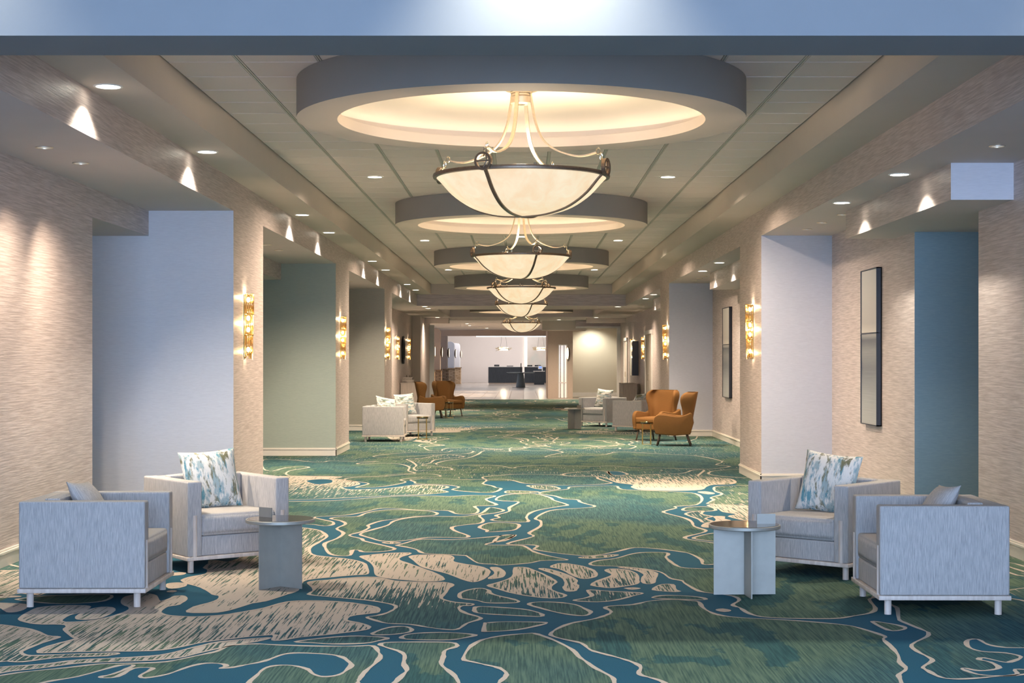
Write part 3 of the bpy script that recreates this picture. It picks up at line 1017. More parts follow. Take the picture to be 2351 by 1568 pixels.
# glazed slot in the beige lobby column
sl = thing('window_2', None, None)
sl['kind'] = 'structure'
obj('frame', mesh('frame', *join_vf([box_vf((1.53, 1.57, 65.14, 65.2, 0.02, 2.24)), box_vf((1.87, 1.91, 65.14, 65.2, 0.02, 2.24)),
                                     box_vf((1.57, 1.87, 65.14, 65.2, .63, .67)), box_vf((1.57, 1.87, 65.14, 65.2, 2.2, 2.24))]), P['white']), sl)
obj('mullion', mesh('mullion', *box_vf((1.61, 1.635, 65.15, 65.2, 0.02, 2.2)), P['blackfr']), sl)
obj('mullion', mesh('mullion', *box_vf((1.76, 1.785, 65.15, 65.2, 0.02, 2.2)), P['blackfr']), sl)
obj('pane', mesh('pane', *box_vf((1.57, 1.87, 65.17, 65.19, 0.02, 2.2)), plain('lit_pane', (.8, .7, .62), .1, emit=(1, .84, .70), estr=.5, grain=.02)), sl)  # glow put into the pane stands for light from a room behind

# doors in the far part of the painting wall
for n, (y0, y1, z1) in enumerate(((47.7, 50.3, 2.4), (58.9, 60.7, 2.32))):
    d = thing('door_%d' % (n + 1), None, None)
    d['kind'] = 'structure'
    obj('casing', mesh('casing', *join_vf([box_vf((3.955, BX, y0, y0 + .12, 0, z1)), box_vf((3.955, BX, y1 - .12, y1, 0, z1)),
                                           box_vf((3.94, BX, y0 - .03, y1 + .03, z1, z1 + .12))]), P['white']), d)
    ym = (y0 + y1) / 2
    for a, b in ((y0 + .12, ym - .005), (ym + .005, y1 - .12)):
        lf = obj('door_leaf', mesh('door_leaf', *box_vf((3.985, 3.999, a, b, .01, z1)), P['paint']), d)
        obj('handle', mesh('handle', *box_vf((3.95, 3.985, ym - .12 if a < ym - .2 else ym + .1, ym - .1 if a < ym - .2 else ym + .12, .95, 1.15)), P['nickel']), lf)

# baseboards
def base(nm, b, axis):
    """board plus bead; axis is the outward direction"""
    x0, x1, y0, y1 = b
    e = .012
    cap = {'+x': (x0, x1 + e, y0, y1), '-x': (x0 - e, x1, y0, y1), '-y': (x0, x1, y0 - e, y1)}[axis]
    vf = join_vf([box_vf((x0, x1, y0, y1, 0.0025, .105)), box_vf((*cap, .105, .12)), box_vf((x0, x1, y0, y1, .12, .135))])
    tag(obj(nm, mesh(nm, *vf, P['trimw'])), kind='structure')


t_ = .014
for (y0, y1) in ((16.83, 18.76), (26.1, 28.1), (35.4, 37.4)):
    base('baseboard_left', (-WX, -WX + t_, y0 - t_, y1), '+x')
    base('baseboard_left', (-5.3, -WX + t_, y0 - t_, y0), '-y')
for (y0, y1) in ((-2.5, 14.62), (18.76, 23.9), (28.1, 33.2), (37.4, 57.5)):
    base('baseboard_left', (-BX, -BX + t_, y0, y1), '+x')
for (y0, y1) in ((20.19, 22.16), (32.8, 34.9)):
    base('baseboard_right', (WX - t_, WX, y0 - t_, y1), '-x')
    base('baseboard_right', (WX - t_, BX, y0 - t_, y0), '-y')
for (y0, y1) in ((-2.5, 13.72), (15.95, 20.19), (22.16, 32.8), (34.9, 47.6), (50.4, 58.8), (60.8, 63.2)):
    base('baseboard_right', (BX - t_, BX, y0, y1), '-x')
base('baseboard_right', (BX, 5.3, 15.95 - t_, 15.95), '-y')

# lobby floor of polished tiles
lf = struct('floor', (-8.4, 8.4, 63.3, 111.2, -.3, -.005), plain('tile_grout', (.16, .13, .11), .6, grain=.1))
v_, f_ = box_vf((-.292, .292, -.292, .292, -.006, 0))
tmesh = mesh('floor_tile', v_, f_, P['ltile'])
for r in range(28):
    for c in range(9):
        obj('floor_tile', tmesh, lf, (-4.1 + c * .6 + .3, 63.3 + r * .6 + .3, 0.0))
obj('far_tiles', mesh('far_tiles', *join_vf([box_vf((1.3, 8.2, 63.3, 80.1, -.006, 0)), box_vf((-8.2, -4.1, 63.3, 80.1, -.006, 0)), box_vf((-8.2, 8.2, 80.1, 110.8, -.006, 0))]), P['ltile']), lf)

# lobby colonnade with stone bases (far left)
SY = [72.2, 78.8, 86.3, 95.3, 104.0]
ordn = ['first', 'second', 'third', 'fourth', 'fifth']
for i, y in enumerate(SY):
    t = thing('lobby_column', '%s arched lobby column with a stacked stone base beyond the carpet' % ordn[i], 'column', (-4.55, y, 0), 0, 'stone-based lobby columns')
    obj('stone_base', mesh('stone_base', *box_vf((-.62, .52, -.05, .9, 0, 1.05)), P['stone']), t)
    obj('cap_stone', mesh('cap_stone', *box_vf((-.66, .56, -.09, .94, 1.05, 1.10)), P['stone']), t)
    hz = 2.98 if i < 3 else 2.5
    prof = [(-.6, 1.10), (.46, 1.10), (.46, hz)] + [(.26 + .2 * math.cos(R(a)), hz + .2 * math.sin(R(a))) for a in range(15, 91, 15)] + [(-.6, hz + .2)]
    n = len(prof)
    v = [(x, 0, z) for x, z in prof] + [(x, .85, z) for x, z in prof]
    f = [tuple(range(n)), tuple(reversed(range(n, 2 * n)))] + [(q, n + q, n + (q + 1) % n, (q + 1) % n) for q in range(n)]
    obj('shaft', mesh('shaft', v, f, P['beige'] if i < 3 else P['lilac']), t)  # last two shafts: blue light on them put into the colour
# ------------------------------------------------------------------ furniture
def lounge_chair(label, loc, rz, group, pillow=None):
    """square tub chair, front towards -y"""
    W, D, H = .85, .81, .685
    t = thing('lounge_chair', label, 'armchair', (*loc, .0025), rz, group)
    obj('base_frame', rbox('base_frame', W + .015, D + .015, .028, P['wood'], .004), t, (0, 0, .095))
    for sx in (-1, 1):
        for sy in (-1, 1):
            obj('leg', cyl('leg', .0225, .0225, .0955, P['wood']), t, (sx * .375, sy * .345, 0))
    for s in (-1, 1):
        obj('arm', rbox('arm', .115, D, H - .125, P['fabric'], .014, 3), t, (s * (W - .115) / 2, 0, .124))
        obj('front_post', cyl('front_post', .0205, .0205, .31, P['wood']), t, (s * (W / 2 - .058), -D / 2 + .012, .123))
    iw = W - .23
    obj('backrest', rbox('backrest', iw, .13, H - .127, P['fabric'], .012, 3), t, (0, D / 2 - .065, .124))
    obj('front_rail', rbox('front_rail', iw - .002, .12, .148, P['fabric'], .014, 3), t, (0, -D / 2 + .075, .124))
    obj('seat_cushion', rbox('seat_cushion', iw - .004, D - .15, .165, P['fabric'], .03, 3, puff=.012), t, (0, -.065, .273))
    obj('back_cushion', rbox('back_cushion', iw - .006, .10, .25, P['fabric'], .03, 3, puff=.012), t, (0, D / 2 - .182, .445))
    return t


def pillow_mesh(mat, size=.46, th=.15):
    k = ('pillow', mat.name, size, th)
    if k in CACHE:
        return CACHE[k]
    n = 16
    V, F = [], []
    for s in (1, -1):
        for j in range(n + 1):
            for i in range(n + 1):
                a, b = -1 + 2 * i / n, -1 + 2 * j / n
                e = max(0, (1 - abs(a) ** 2.6)) ** .62 * max(0, (1 - abs(b) ** 2.6)) ** .62
                px = a * size / 2 * (1 - .07 * (1 - b * b))
                pz = b * size / 2 * (1 - .07 * (1 - a * a))
                V.append((px, -s * th / 2 * e - s * .002, pz))
    m = (n + 1) ** 2
    for s in (0, 1):
        for j in range(n):
            for i in range(n):
                q = (s * m + j * (n + 1) + i, s * m + j * (n + 1) + i + 1, s * m + (j + 1) * (n + 1) + i + 1, s * m + (j + 1) * (n + 1) + i)
                F.append(q if s == 0 else q[::-1])
    rim = [j for j in range(n)] + [j * (n + 1) + n for j in range(n)] + [n * (n + 1) + j for j in range(n, 0, -1)] + [j * (n + 1) for j in range(n, 0, -1)]
    for a, b in zip(rim, rim[1:] + rim[:1]):
        F.append((a, m + a, m + b, b))
    CACHE[k] = mesh('throw_pillow', V, F, mat, smooth=True)
    return CACHE[k]


def throw_pillow(label, loc, rot, mat, group=None, size=.46, th=.15):
    o = obj('throw_pillow', pillow_mesh(mat, size, th), None, loc, rot)
    return tag(o, label, 'pillow', group)


def on_chair(chair, lx, ly, lz):
    a = chair.rotation_euler.z
    return (chair.location.x + lx * math.cos(a) - ly * math.sin(a), chair.location.y + lx * math.sin(a) + ly * math.cos(a), lz)


ca = lounge_chair('grey tub chair turned side-on, backed against the alcove wall beside the lilac pillar', (-2.835, 10.52), R(90.5), 'grey tub chairs')
cb = lounge_chair('grey tub chair below the lilac pillar with a tall brushstroke pillow', (-2.39, 12.27), R(37), 'grey tub chairs')
cc = lounge_chair('grey tub chair with a brushstroke pillow below the tall painting', (2.30, 11.9), R(-41), 'grey tub chairs')
cd = lounge_chair('grey tub chair turned side-on in front of the teal alcove', (2.65, 10.22), R(-90.5), 'grey tub chairs')
ce = lounge_chair('distant grey tub chair seen side-on beneath the olive wall', (-2.70, 31.0), R(90), 'grey tub chairs')
cf = lounge_chair('distant grey tub chair behind the thin-legged glass-topped tables', (-2.40, 33.0), R(44), 'grey tub chairs')
ck = lounge_chair('distant grey tub chair with a pillow behind the metal pedestal table', (1.97, 37.95), R(-41), 'grey tub chairs')
ck2 = lounge_chair('distant grey tub chair with its arm and back to us behind the cognac wing chairs', (2.63, 35.3), R(-131), 'grey tub chairs')

throw_pillow('white, teal and olive brushstroke pillow on the chair below the lilac pillar', on_chair(cb, -.03, .03, .665), (R(-16), R(-3), R(34)), P['pillow'], 'brushstroke pillows', .47)
throw_pillow('white, teal and olive brushstroke pillow on the chair below the tall painting', on_chair(cc, .02, .03, .665), (R(-16), R(5), R(-38)), P['pillow'], 'brushstroke pillows', .47)
throw_pillow('grey pillow peeping over the arm of the side-on chair beside the lilac pillar', on_chair(ca, .02, .05, .61), (R(-32), R(4), R(85)), P['fabric'], 'plain grey pillows', .40, .14)
throw_pillow('grey pillow peeping over the arm of the side-on chair before the teal alcove', on_chair(cd, -.02, .05, .61), (R(-32), R(-4), R(-85)), P['fabric'], 'plain grey pillows', .40, .14)
throw_pillow('brushstroke pillow poking above the distant side-on tub chair under the olive wall', on_chair(ce, -.05, -.04, .65), (R(-24), R(10), R(35)), P['pillow2'], 'brushstroke pillows', .46)
throw_pillow('brushstroke pillow on the distant tub chair behind the glass-topped tables', on_chair(cf, -.02, .04, .665), (R(-16), R(-4), R(30)), P['pillow2'], 'brushstroke pillows', .46)
throw_pillow('brushstroke pillow on the distant tub chair behind the metal pedestal table', on_chair(ck, 0, .04, .665), (R(-16), R(4), R(-38)), P['pillow2'], 'brushstroke pillows', .46)
throw_pillow('brushstroke pillow poking above the tub chair behind the cognac wing chairs', on_chair(ck2, .02, .03, .65), (R(-30), R(6), R(-131)), P['pillow2'], 'brushstroke pillows', .44)


def pedestal_table(label, loc, rz, group):
    """round metal table on two crossed plates, one plate rising through the top"""
    t = thing('side_table', label, 'side table', (*loc, .0025), rz, group)
    prof = [(.0001, .452), (.236, .452), (.243, .456), (.243, .474), (.239, .478), (.0001, .478)]
    if 'ped_top' not in CACHE:
        CACHE['ped_top'] = lathe_mesh('table_top', prof, P['brass'], 48)
        CACHE['ped_plate'] = mesh('cross_plate', *box_vf((-.212, .212, -.004, .004, 0, .452)), P['brass'])
        CACHE['ped_fin'] = mesh('raised_fin', *box_vf((.085, .212, -.004, .004, .4796, .548)), P['brass'])
    obj('table_top', CACHE['ped_top'], t)
    obj('top_inlay', lathe_mesh('top_inlay', [(.0005, .4795), (.232, .4795), (.234, .478)], P['smoked'], 48), t)
    obj('cross_plate', CACHE['ped_plate'], t)
    obj('cross_plate', CACHE['ped_plate'], t, (0, 0, 0), (0, 0, R(92)))
    obj('raised_fin', CACHE['ped_fin'], t)
    return t


pedestal_table('round brushed metal pedestal table beside the tub chair under the lilac pillar', (-1.70, 11.06), R(143), 'metal pedestal tables')
pedestal_table('round brushed metal pedestal table before the chair under the tall painting', (1.52, 10.68), R(3), 'metal pedestal tables')
pedestal_table('distant round metal pedestal table by the pair of tub chairs', (1.23, 36.3), R(42), 'metal pedestal tables')


def wire_table(name, label, loc, r, h, legs, rz, group, topm, base):
    t = thing(name, label, 'side table', (*loc, .0025), rz, group)
    obj('table_top', lathe_mesh('table_top', [(.0001, h - .035), (r, h - .035), (r, h), (.0001, h)], topm, 28), t)
    obj('rim', lathe_mesh('rim', [(r, h - .008), (r + .006, h - .008), (r + .006, h + .003), (r, h + .003)], P['gold'], 28), t)
    for k in range(legs):
        a = 2 * math.pi * (k + .5) / legs
        obj('leg', cyl('wire_leg', .006, .006, h - .03, P['gold'], 8), t, (r * math.cos(a), r * math.sin(a), 0))
    if base == 'ring':
        vf = sweep_vf([(r * math.cos(2 * math.pi * i / 28), r * math.sin(2 * math.pi * i / 28), .006) for i in range(28)], rect(.012, .010), True)
        obj('base_ring', mesh('base_ring', *vf, P['gold']), t)
    else:
        for s in (-1, 1):
            obj('base_bar', mesh('base_bar', *box_vf((-r * .72, r * .72, s * r * .72 - .006, s * r * .72 + .006, 0, .012)), P['gold']), t)
    return t


wire_table('drink_table', 'small gold wire table with a dark glass top in front of the distant tub chair', (-1.99, 31.55), .115, .45, 4, 0, 'gold wire drink tables', P['glasstop'], 'ring')
wire_table('drink_table', 'small gold wire table with a dark top before the far cognac chairs', (-1.99, 43.1), .12, .44, 4, R(20), 'gold wire drink tables', P['glasstop'], 'ring')
wire_table('drink_table', 'gold framed table with a dark top between the cognac wing chairs by the painting', (2.36, 29.55), .11, .43, 4, 0, 'gold wire drink tables', P['glasstop'], 'bars')


def wing_meshes():
    if 'wing_back' in CACHE:
        return
    # backrest with wings: loft of U-shaped sections
    #        z     yb    halfw  wing  thick
    S = [(.24, .300, .285, .10, .07), (.36, .315, .300, .13, .07), (.46, .330, .312, .17, .072), (.56, .345, .305, .20, .072),
         (.64, .360, .300, .215, .072), (.72, .376, .312, .245, .070), (.80, .392, .330, .285, .068), (.87, .405, .338, .305, .066),
         (.93, .417, .330, .300, .062), (.975, .425, .305, .255, .055), (.998, .430, .262, .18, .042)]
    V, F = [], []
    nU = None
    for (z, yb, w, wg, th) in S:
        def path(w_, yb_, wg_, rr):
            p = [(-w_ - .012, yb_ - wg_), (-w_ - .004, yb_ - wg_ * .62), (-w_, yb_ - rr)]
            p += [(-w_ + rr - rr * math.cos(R(a)), yb_ - rr + rr * math.sin(R(a))) for a in (25, 50, 75)]
            q = [(-x, y) for x, y in reversed(p)]
            return p + [(-w_ * .4, yb_ + .008), (0, yb_ + .012), (w_ * .4, yb_ + .008)] + q
        outer = path(w, yb, wg, min(.11, wg * .55))
        inner = path(w - th, yb - th, wg - th * .85, min(.09, wg * .45))
        inner[0] = (-(w - th * .75), yb - wg + .012)
        inner[-1] = (w - th * .75, yb - wg + .012)
        loop = outer + inner[::-1]
        nU = len(loop)
        V += [(x, y, z) for x, y in loop]
    for i in range(len(S) - 1):
        for q in range(nU):
            F.append((i * nU + q, i * nU + (q + 1) % nU, (i + 1) * nU + (q + 1) % nU, (i + 1) * nU + q))
    h = nU // 2
    for base_, flip in ((0, True), ((len(S) - 1) * nU, False)):
        for q in range(h - 1):
            f = (base_ + q, base_ + q + 1, base_ + nU - 2 - q, base_ + nU - 1 - q)
            F.append(f[::-1] if not flip else f)
    CACHE['wing_back'] = mesh('wing_backrest', V, F, P['cognac'], smooth=True)
    # arm profile (y, z)
    pr = [(.30, .22), (-.30, .22), (-.345, .26), (-.375, .36), (-.382, .46), (-.36, .53), (-.31, .572), (-.24, .585), (-.12, .572), (.02, .555), (.14, .555), (.26, .60), (.33, .60)]
    pr = [(p.x, p.y) for p in catmull([(a, b, 0) for a, b in pr], 2, True)]
    bm = bmesh.new()
    n = len(pr)
    vs = [bm.verts.new((-.036, y, z)) for y, z in pr]
    vt = [bm.verts.new((.036, y, z)) for y, z in pr]
    bm.faces.new(vs)
    bm.faces.new(vt[::-1])
    for i in range(n):
        bm.faces.new((vs[i], vt[i], vt[(i + 1) % n], vs[(i + 1) % n])[::-1])
    bm.normal_update()
    bmesh.ops.recalc_face_normals(bm, faces=bm.faces[:])
    es = [e for e in bm.edges if e.calc_face_angle(0) > 1.2]
    bmesh.ops.bevel(bm, geom=es, offset=.02, segments=3, profile=.5, affect='EDGES', clamp_overlap=True)
    CACHE['wing_arm'] = from_bm('arm', bm, P['cognac'], True)
    CACHE['wing_leg_f'] = mesh('leg', *sweep_vf([(0, 0, .24), (.012, -.03, .12), (.022, -.055, 0)], circ(.017, 10)), P['walnut'], smooth=True)
    CACHE['wing_leg_r'] = mesh('leg', *sweep_vf([(0, 0, .24), (.008, .04, .12), (.015, .085, 0)], circ(.017, 10)), P['walnut'], smooth=True)


def wing_chair(label, loc, rz):
    wing_meshes()
    t = thing('wing_chair', label, 'armchair', (*loc, .0025), rz, 'cognac wing chairs')
    o = obj('wing_backrest', CACHE['wing_back'], t)
    md = o.modifiers.new('smooth', 'SUBSURF')
    md.levels = 1
    md.render_levels = 1
    for s in (-1, 1):
        obj('arm', CACHE['wing_arm'], t, (s * .315, 0, 0), (0, 0, R(-3 * s)))
    obj('seat_base', rbox('seat_base', .585, .62, .15, P['cognac'], .03, 3), t, (0, -.025, .215))
    obj('seat_cushion', rbox('wing_cushion', .55, .60, .115, P['cognac'], .045, 3, puff=.02), t, (0, -.045, .345))
    for s in (-1, 1):
        f = obj('leg', CACHE['wing_leg_f'], t, (s * .25, -.26, 0))
        r = obj('leg', CACHE['wing_leg_r'], t, (s * .25, .22, 0))
        if s < 0:
            f.scale.x = r.scale.x = -1
    obj('stretcher', mesh('stretcher', *box_vf((-.26, .26, -.012, .012, .165, .19)), P['walnut']), t)
    return t


wing_chair('cognac wing chair in profile standing beside the short painting wall', (2.86, 29.3), R(-97))
wing_chair('cognac wing chair facing us next to the one in profile by the paintings', (2.68, 31.1), R(-38))
wing_chair('far cognac wing chair in profile near the console with striped boxes', (-2.50, 43.1), R(97))
wing_chair('far cognac wing chair facing us in front of the stone columns', (-2.08, 44.4), R(36))

# ------------------------------------------------------------------ chandeliers and ceiling rings
BOWL = [(.690, .31), (.650, .270), (.564, .176), (.456, .097), (.348, .047), (.205, .012), (.06, .001), (.0005, 0)]
BOWL = [(p.x, p.y) for p in catmull([(a, b, 0) for a, b in BOWL], 3)]


def chand_meshes():
    if 'bowl' in CACHE:
        return
    CACHE['bowl'] = lathe_mesh('glass_panel', BOWL, P['alabaster'], 14, R(1), R(89), sharp=80)
    CACHE['rim'] = lathe_mesh('rim', [(.685, .302), (.712, .304), (.716, .318), (.712, .332), (.685, .332), (.685, .302)], P['bronze'], 72)
    pth = [(r + .004, 0, z - .004) for r, z in BOWL]
    CACHE['strap'] = mesh('strap', *sweep_vf(pth, rect(.028, .012), side=(0, 1, 0)), P['bronze'])
    arm = catmull([(.082, 0, 1.03), (.08, 0, .985), (.10, 0, .864), (.13, 0, .733), (.193, 0, .604), (.303, 0, .519), (.46, 0, .466), (.56, 0, .462), (.648, 0, .482)], 4)
    CACHE['chand_arm'] = mesh('arm', *sweep_vf(arm, rect(.030, .012), side=(0, 1, 0)), P['champ'])
    orn = [sweep_vf([(.728 + .0 * i, .062 * math.cos(2 * math.pi * i / 24), .362 + .062 * math.sin(2 * math.pi * i / 24)) for i in range(24)], rect(.018, .03), True, up=Vector((1, 0, 0)))]
    orn.append(sweep_vf([(.728, .03 * math.sin(a * .8), .362 - .045 + .03 * a / 1.0) for a in [0, .5, 1, 1.5, 2, 2.5, 3]], circ(.007, 6)))
    orn.append(box_vf((.722, .734, -.055, .055, .358, .368)))
    CACHE['ornament'] = mesh('scroll_ornament', *join_vf(orn), P['bronze'])
    lk = []
    for (cx, cz, tilt) in ((.662, .492, 0), (.690, .450, 1)):
        pts = []
        for i in range(14):
            a = 2 * math.pi * i / 14
            q = Vector((.016 * math.cos(a), 0, .024 * math.sin(a))) if tilt == 0 else Vector((.004 * math.cos(a), .014 * math.cos(a), .028 * math.sin(a)))
            pts.append(Vector((cx, 0, cz)) + q)
        lk.append(sweep_vf(pts, circ(.005, 6), True, up=Vector((0, 1, 0)) if tilt == 0 else Vector((1, 0, 0))))
    lk.append(sweep_vf([(.70, 0, .43), (.72, 0, .40)], circ(.006, 6)))
    CACHE['link'] = mesh('chain_link', *join_vf(lk), P['nickel'])
    CACHE['hub'] = lathe_mesh('hub', [(.055, .90), (.088, .91), (.090, .96), (.078, .97), (.078, .985), (.088, .99), (.088, 1.0), (.03, 1.0), (.03, .90), (.055, .90)], P['champ'], 32)
    CACHE['canopy'] = lathe_mesh('canopy', [(.0005, 1.03), (.13, 1.03), (.14, 1.022), (.13, 1.012), (.03, 1.00), (.0005, 1.0)], P['champ'], 32)
    CACHE['socket'] = mesh('lamp_socket', *join_vf([lathe_vf([(.0005, .26), (.014, .26), (.014, .40), (.0005, .40)], 10)]), P['nickel'])


ORD = ['first', 'second', 'third', 'fourth', 'fifth']
ANG = [-23.6, 18, 40, 24, -35]
for i, (y, sz) in enumerate(RINGS):
    chand_meshes()
    # --- ceiling ring
    t = thing('ceiling_ring', '%s round ceiling ring with a glowing dome along the corridor, counting from the front beam' % ORD[i], 'ceiling ring', (0, y, sz), 0, 'round ceiling rings')
    top = .305
    obj('outer_band', lathe_mesh('outer_band', [(1.80, 0), (1.80, top)], P['ringband'], 96), t)
    obj('soffit', lathe_mesh('soffit', [(1.80, 0), (1.478, 0), (1.478, .085), (1.462 + .04, .085), (1.50, .04), (1.66, .04), (1.66, .16)], P['paint'], 96), t)
    obj('dome', lathe_mesh('dome', [(1.66, .16), (1.60, .20), (1.40, .235), (1.0, .262), (.5, .278), (.0005, .284)], P['dome'], 96, sharp=80), t)
    obj('light_strip', lathe_mesh('light_strip', [(1.555, .042), (1.575, .042), (1.575, .056), (1.555, .056), (1.555, .042)], P['led'], 48), t)
    # --- bowl chandelier
    bz = (3.518 - .758 + 3.518 - 3.518) if i < 4 else 2.56
    c = thing('bowl_chandelier', '%s alabaster bowl chandelier along the corridor, counting from the front beam' % ORD[i], 'chandelier', (0, y, bz), R(ANG[i] - 90), 'alabaster bowl chandeliers')
    for k in range(4):
        rz = R(90 * k)
        obj('glass_panel', CACHE['bowl'], c, rot=(0, 0, rz))
        obj('strap', CACHE['strap'], c, rot=(0, 0, rz))
        obj('arm', CACHE['chand_arm'], c, rot=(0, 0, rz))
        od = obj('scroll_ornament', CACHE['ornament'], c, rot=(0, 0, rz))
        obj('chain_link', CACHE['link'], c, rot=(0, 0, rz))
        a = rz + R(45)
        obj('lamp_socket', CACHE['socket'], c, (.3 * math.cos(a), .3 * math.sin(a), 0))
    obj('rim', CACHE['rim'], c)
    obj('hub', CACHE['hub'], c)
    obj('canopy', CACHE['canopy'], c)
    light('bowl_uplight', 'POINT', (0, 0, .20), 80, WARM, .16, parent=c)

# ------------------------------------------------------------------ recessed downlights
def downlight(label, loc, r, lit, power=0, group=None, angle=80, blend=.5, tilt=(0, 0, 0), col=NEUT, soft=.03):
    t = thing('downlight', label, 'downlight', loc, 0, group)
    k = ('dl', r, lit)
    if k not in CACHE:
        CACHE[k] = (lathe_mesh('trim_ring', [(r, .0), (r, -.006), (r * 1.18, -.007), (r * 1.22, .0)], P['white'] if lit else P['champ'], 28),
                    lathe_mesh('lens', [(.0005, -.002), (r, -.002)], P['lens'] if lit else P['lensoff'], 28))
    obj('trim_ring', CACHE[k][0], t)
    obj('lens', CACHE[k][1], t)
    if power:
        light('downlight_beam', 'SPOT', (0, 0, -.012), power, col, soft, rot=tilt, parent=t, angle=angle, blend=blend)
    return t


ON = ['first', 'second', 'third', 'fourth', 'fifth', 'sixth', 'seventh', 'eighth', 'ninth', 'tenth']
for i, y in enumerate((11.08, 14.57, 20.9, 23.8, 30.7, 33.7, 40.1, 43.4)):
    downlight('%s glowing downlight in the ceiling border above the sage-alcove side header' % ON[i], (-2.92, y, SZ - .001), .085, True, 190, 'lit border downlights', 128, .6, (0, R(-10), 0))
for i, (x, y) in enumerate(((3.26, 13.52), (3.26, 15.95), (3.26, 25.8), (3.26, 28.2), (3.24, 38.4), (3.24, 40.9))):
    downlight('%s glowing downlight in the alcove ceiling beside the bulkheads on the painting side' % ON[i], (x, y, HZ - .001), .08, True, 150, 'lit alcove downlights', 128, .55, (0, R(8), 0))
for i, (x, y) in enumerate(((-1.78, 19.05), (0, 17.9), (1.78, 19.05), (-1.8, 29.2), (0, 28.3), (1.8, 29.2), (-1.8, 38.7), (1.8, 38.7))):
    downlight('%s glowing downlight in the tiled ceiling between the rings' % ON[i], (x, y, CZ - .002), .085, True, 980, 'lit tile downlights', 160, 1.0, (0, 0, 0), SOFT, .08)
sm = [(-3.59, 11.8), (-3.58, 12.74), (-3.54, 21.8), (-3.54, 22.86), (-3.5, 32.0)]
for i, (x, y) in enumerate(sm):
    aim = (R(24), R(-12), 0) if i < 2 else (R(30), R(-6), 0)
    downlight('%s small dim adjustable spotlight in the alcove ceilings of the sage side' % ON[i], (x, y, HZ - .001), .055, False, 380 if i < 2 else 420, 'dim alcove spotlights', 105 if i < 2 else 100, .9, aim, SOFT)
sm = [(3.56, 11.73), (3.53, 17.25), (3.5, 18.26), (3.5, 19.2), (3.5, 30.0), (3.5, 30.8), (3.5, 31.7), (3.5, 42.8), (3.5, 45.7)]
for i, (x, y) in enumerate(sm):
    downlight('%s small dim adjustable spotlight in the alcove ceilings of the painting side' % ON[i], (x, y, HZ - .001), .05, False, 200 if i != 3 else 70, 'dim alcove spotlights', 70, .8, (0, R(16), 0), SOFT)
for i, (x, y, z) in enumerate(((-2.9, 47.0, HZ), (-2.9, 48.8, HZ), (2.9, 47.2, HZ), (-3.17, 59.2, HZ), (2.83, 59.4, HZ), (1.5, 62.6, HZ), (-2.4, 69, 3.19), (-2.4, 73, 3.19), (-1.74, 79, 3.19))):
    downlight('%s glowing downlight in the low far ceiling before and inside the lobby' % ON[i], (x, y, z - .001), .085, True, 800, 'lit far downlights', 150, 1.0, (0, 0, 0), SOFT, .06)
downlight('glowing downlight washing the cream wall beyond the white door frame', (3.1, 69.2, 3.18), .085, True, 230, None, 130, .8, (R(12), 0, 0))
for i, x in enumerate((-2.9, .12, 3.2)):
    downlight('%s glowing downlight washing the blue-grey front beam' % ON[i], (x, 7.35, 4.298), .09, True, 420 if i == 1 else 150, 'front beam downlights', 84, 1.0, (R(14), 0, 0))

# ------------------------------------------------------------------ sconces
def sconce(label, loc, rz):
    """amber glass wall light in three tiers; wall plane at local y=0, out towards -y"""
    t = thing('wall_sconce', label, 'wall sconce', loc, rz, 'tiered amber sconces')
    if 'sc_plate' not in CACHE:
        CACHE['sc_plate'] = rbox('back_plate', .10, .012, .70, P['gold'], .003)
        rods = []
        rn = random.Random(5)
        for k, (z0, z1, rr) in enumerate(((.495, .73, .084), (.27, .50, .077), (.0, .275, .072))):
            tier = []
            n = 11
            for q in range(n):
                a = math.pi * q / (n - 1)
                x, y = rr * math.cos(a), -.022 - rr * .9 * math.sin(a)
                lo = z0 + (rn.uniform(0, .045) if k == 2 else rn.uniform(-.012, .012))
                tier.append(move_vf(lathe_vf([(.0005, lo), (.0098, lo), (.0098, z1), (.0005, z1)], 7), Matrix.Translation((x, y, 0))))
            CACHE[('sc_rods', k)] = mesh('glass_rods', *join_vf(tier), P['amber'], smooth=True)
            ring = [Vector((rr * 1.02 * math.cos(math.pi * q / 12), -.022 - rr * .92 * math.sin(math.pi * q / 12), z1)) for q in range(13)]
            CACHE[('sc_ring', k)] = mesh('tier_ring', *sweep_vf(ring, rect(.014, .008)), P['gold'])
        v, f = lathe_vf([(.0005, -.028), (.016, -.02), (.022, 0), (.016, .02), (.0005, .028)], 10)
        CACHE['sc_bulb'] = mesh('lamp_bulb', v, f, P['bulb'], smooth=True)
    obj('back_plate', CACHE['sc_plate'], t, (0, -.007, .02))
    for k in range(3):
        obj('glass_rods', CACHE[('sc_rods', k)], t)
        obj('tier_ring', CACHE[('sc_ring', k)], t)
    for z in (.665, .46, .33, .11):
        obj('lamp_bulb', CACHE['sc_bulb'], t, (0, -.042, z))
    for z in (.69, .40, .09):
        light('sconce_glow', 'POINT', (0, -.05, z), 7, WARM, .02, parent=t)
    return t


for (s, x, y, lab) in ((-1, WX, 17.5, 'on the lilac pillar of the sage-alcove side'), (-1, WX, 26.75, 'on the sage pillar'), (-1, WX, 35.75, 'on the olive pillar'),
                       (-1, BX, 50.2, 'before the dark round mirror'), (-1, BX, 55.2, 'beyond the dark round mirror'),
                       (1, WX, 20.9, 'on the lilac pillar closest to the tall painting'), (1, WX, 33.2, 'on the pillar behind the cognac wing chairs'),
                       (1, BX, 51.0, 'before the dark wall screen'), (1, BX, 56.2, 'beyond the dark wall screen')):
    sconce('tiered amber glass wall sconce ' + lab, (s * x, y, 1.605), R(90) if s < 0 else R(-90))

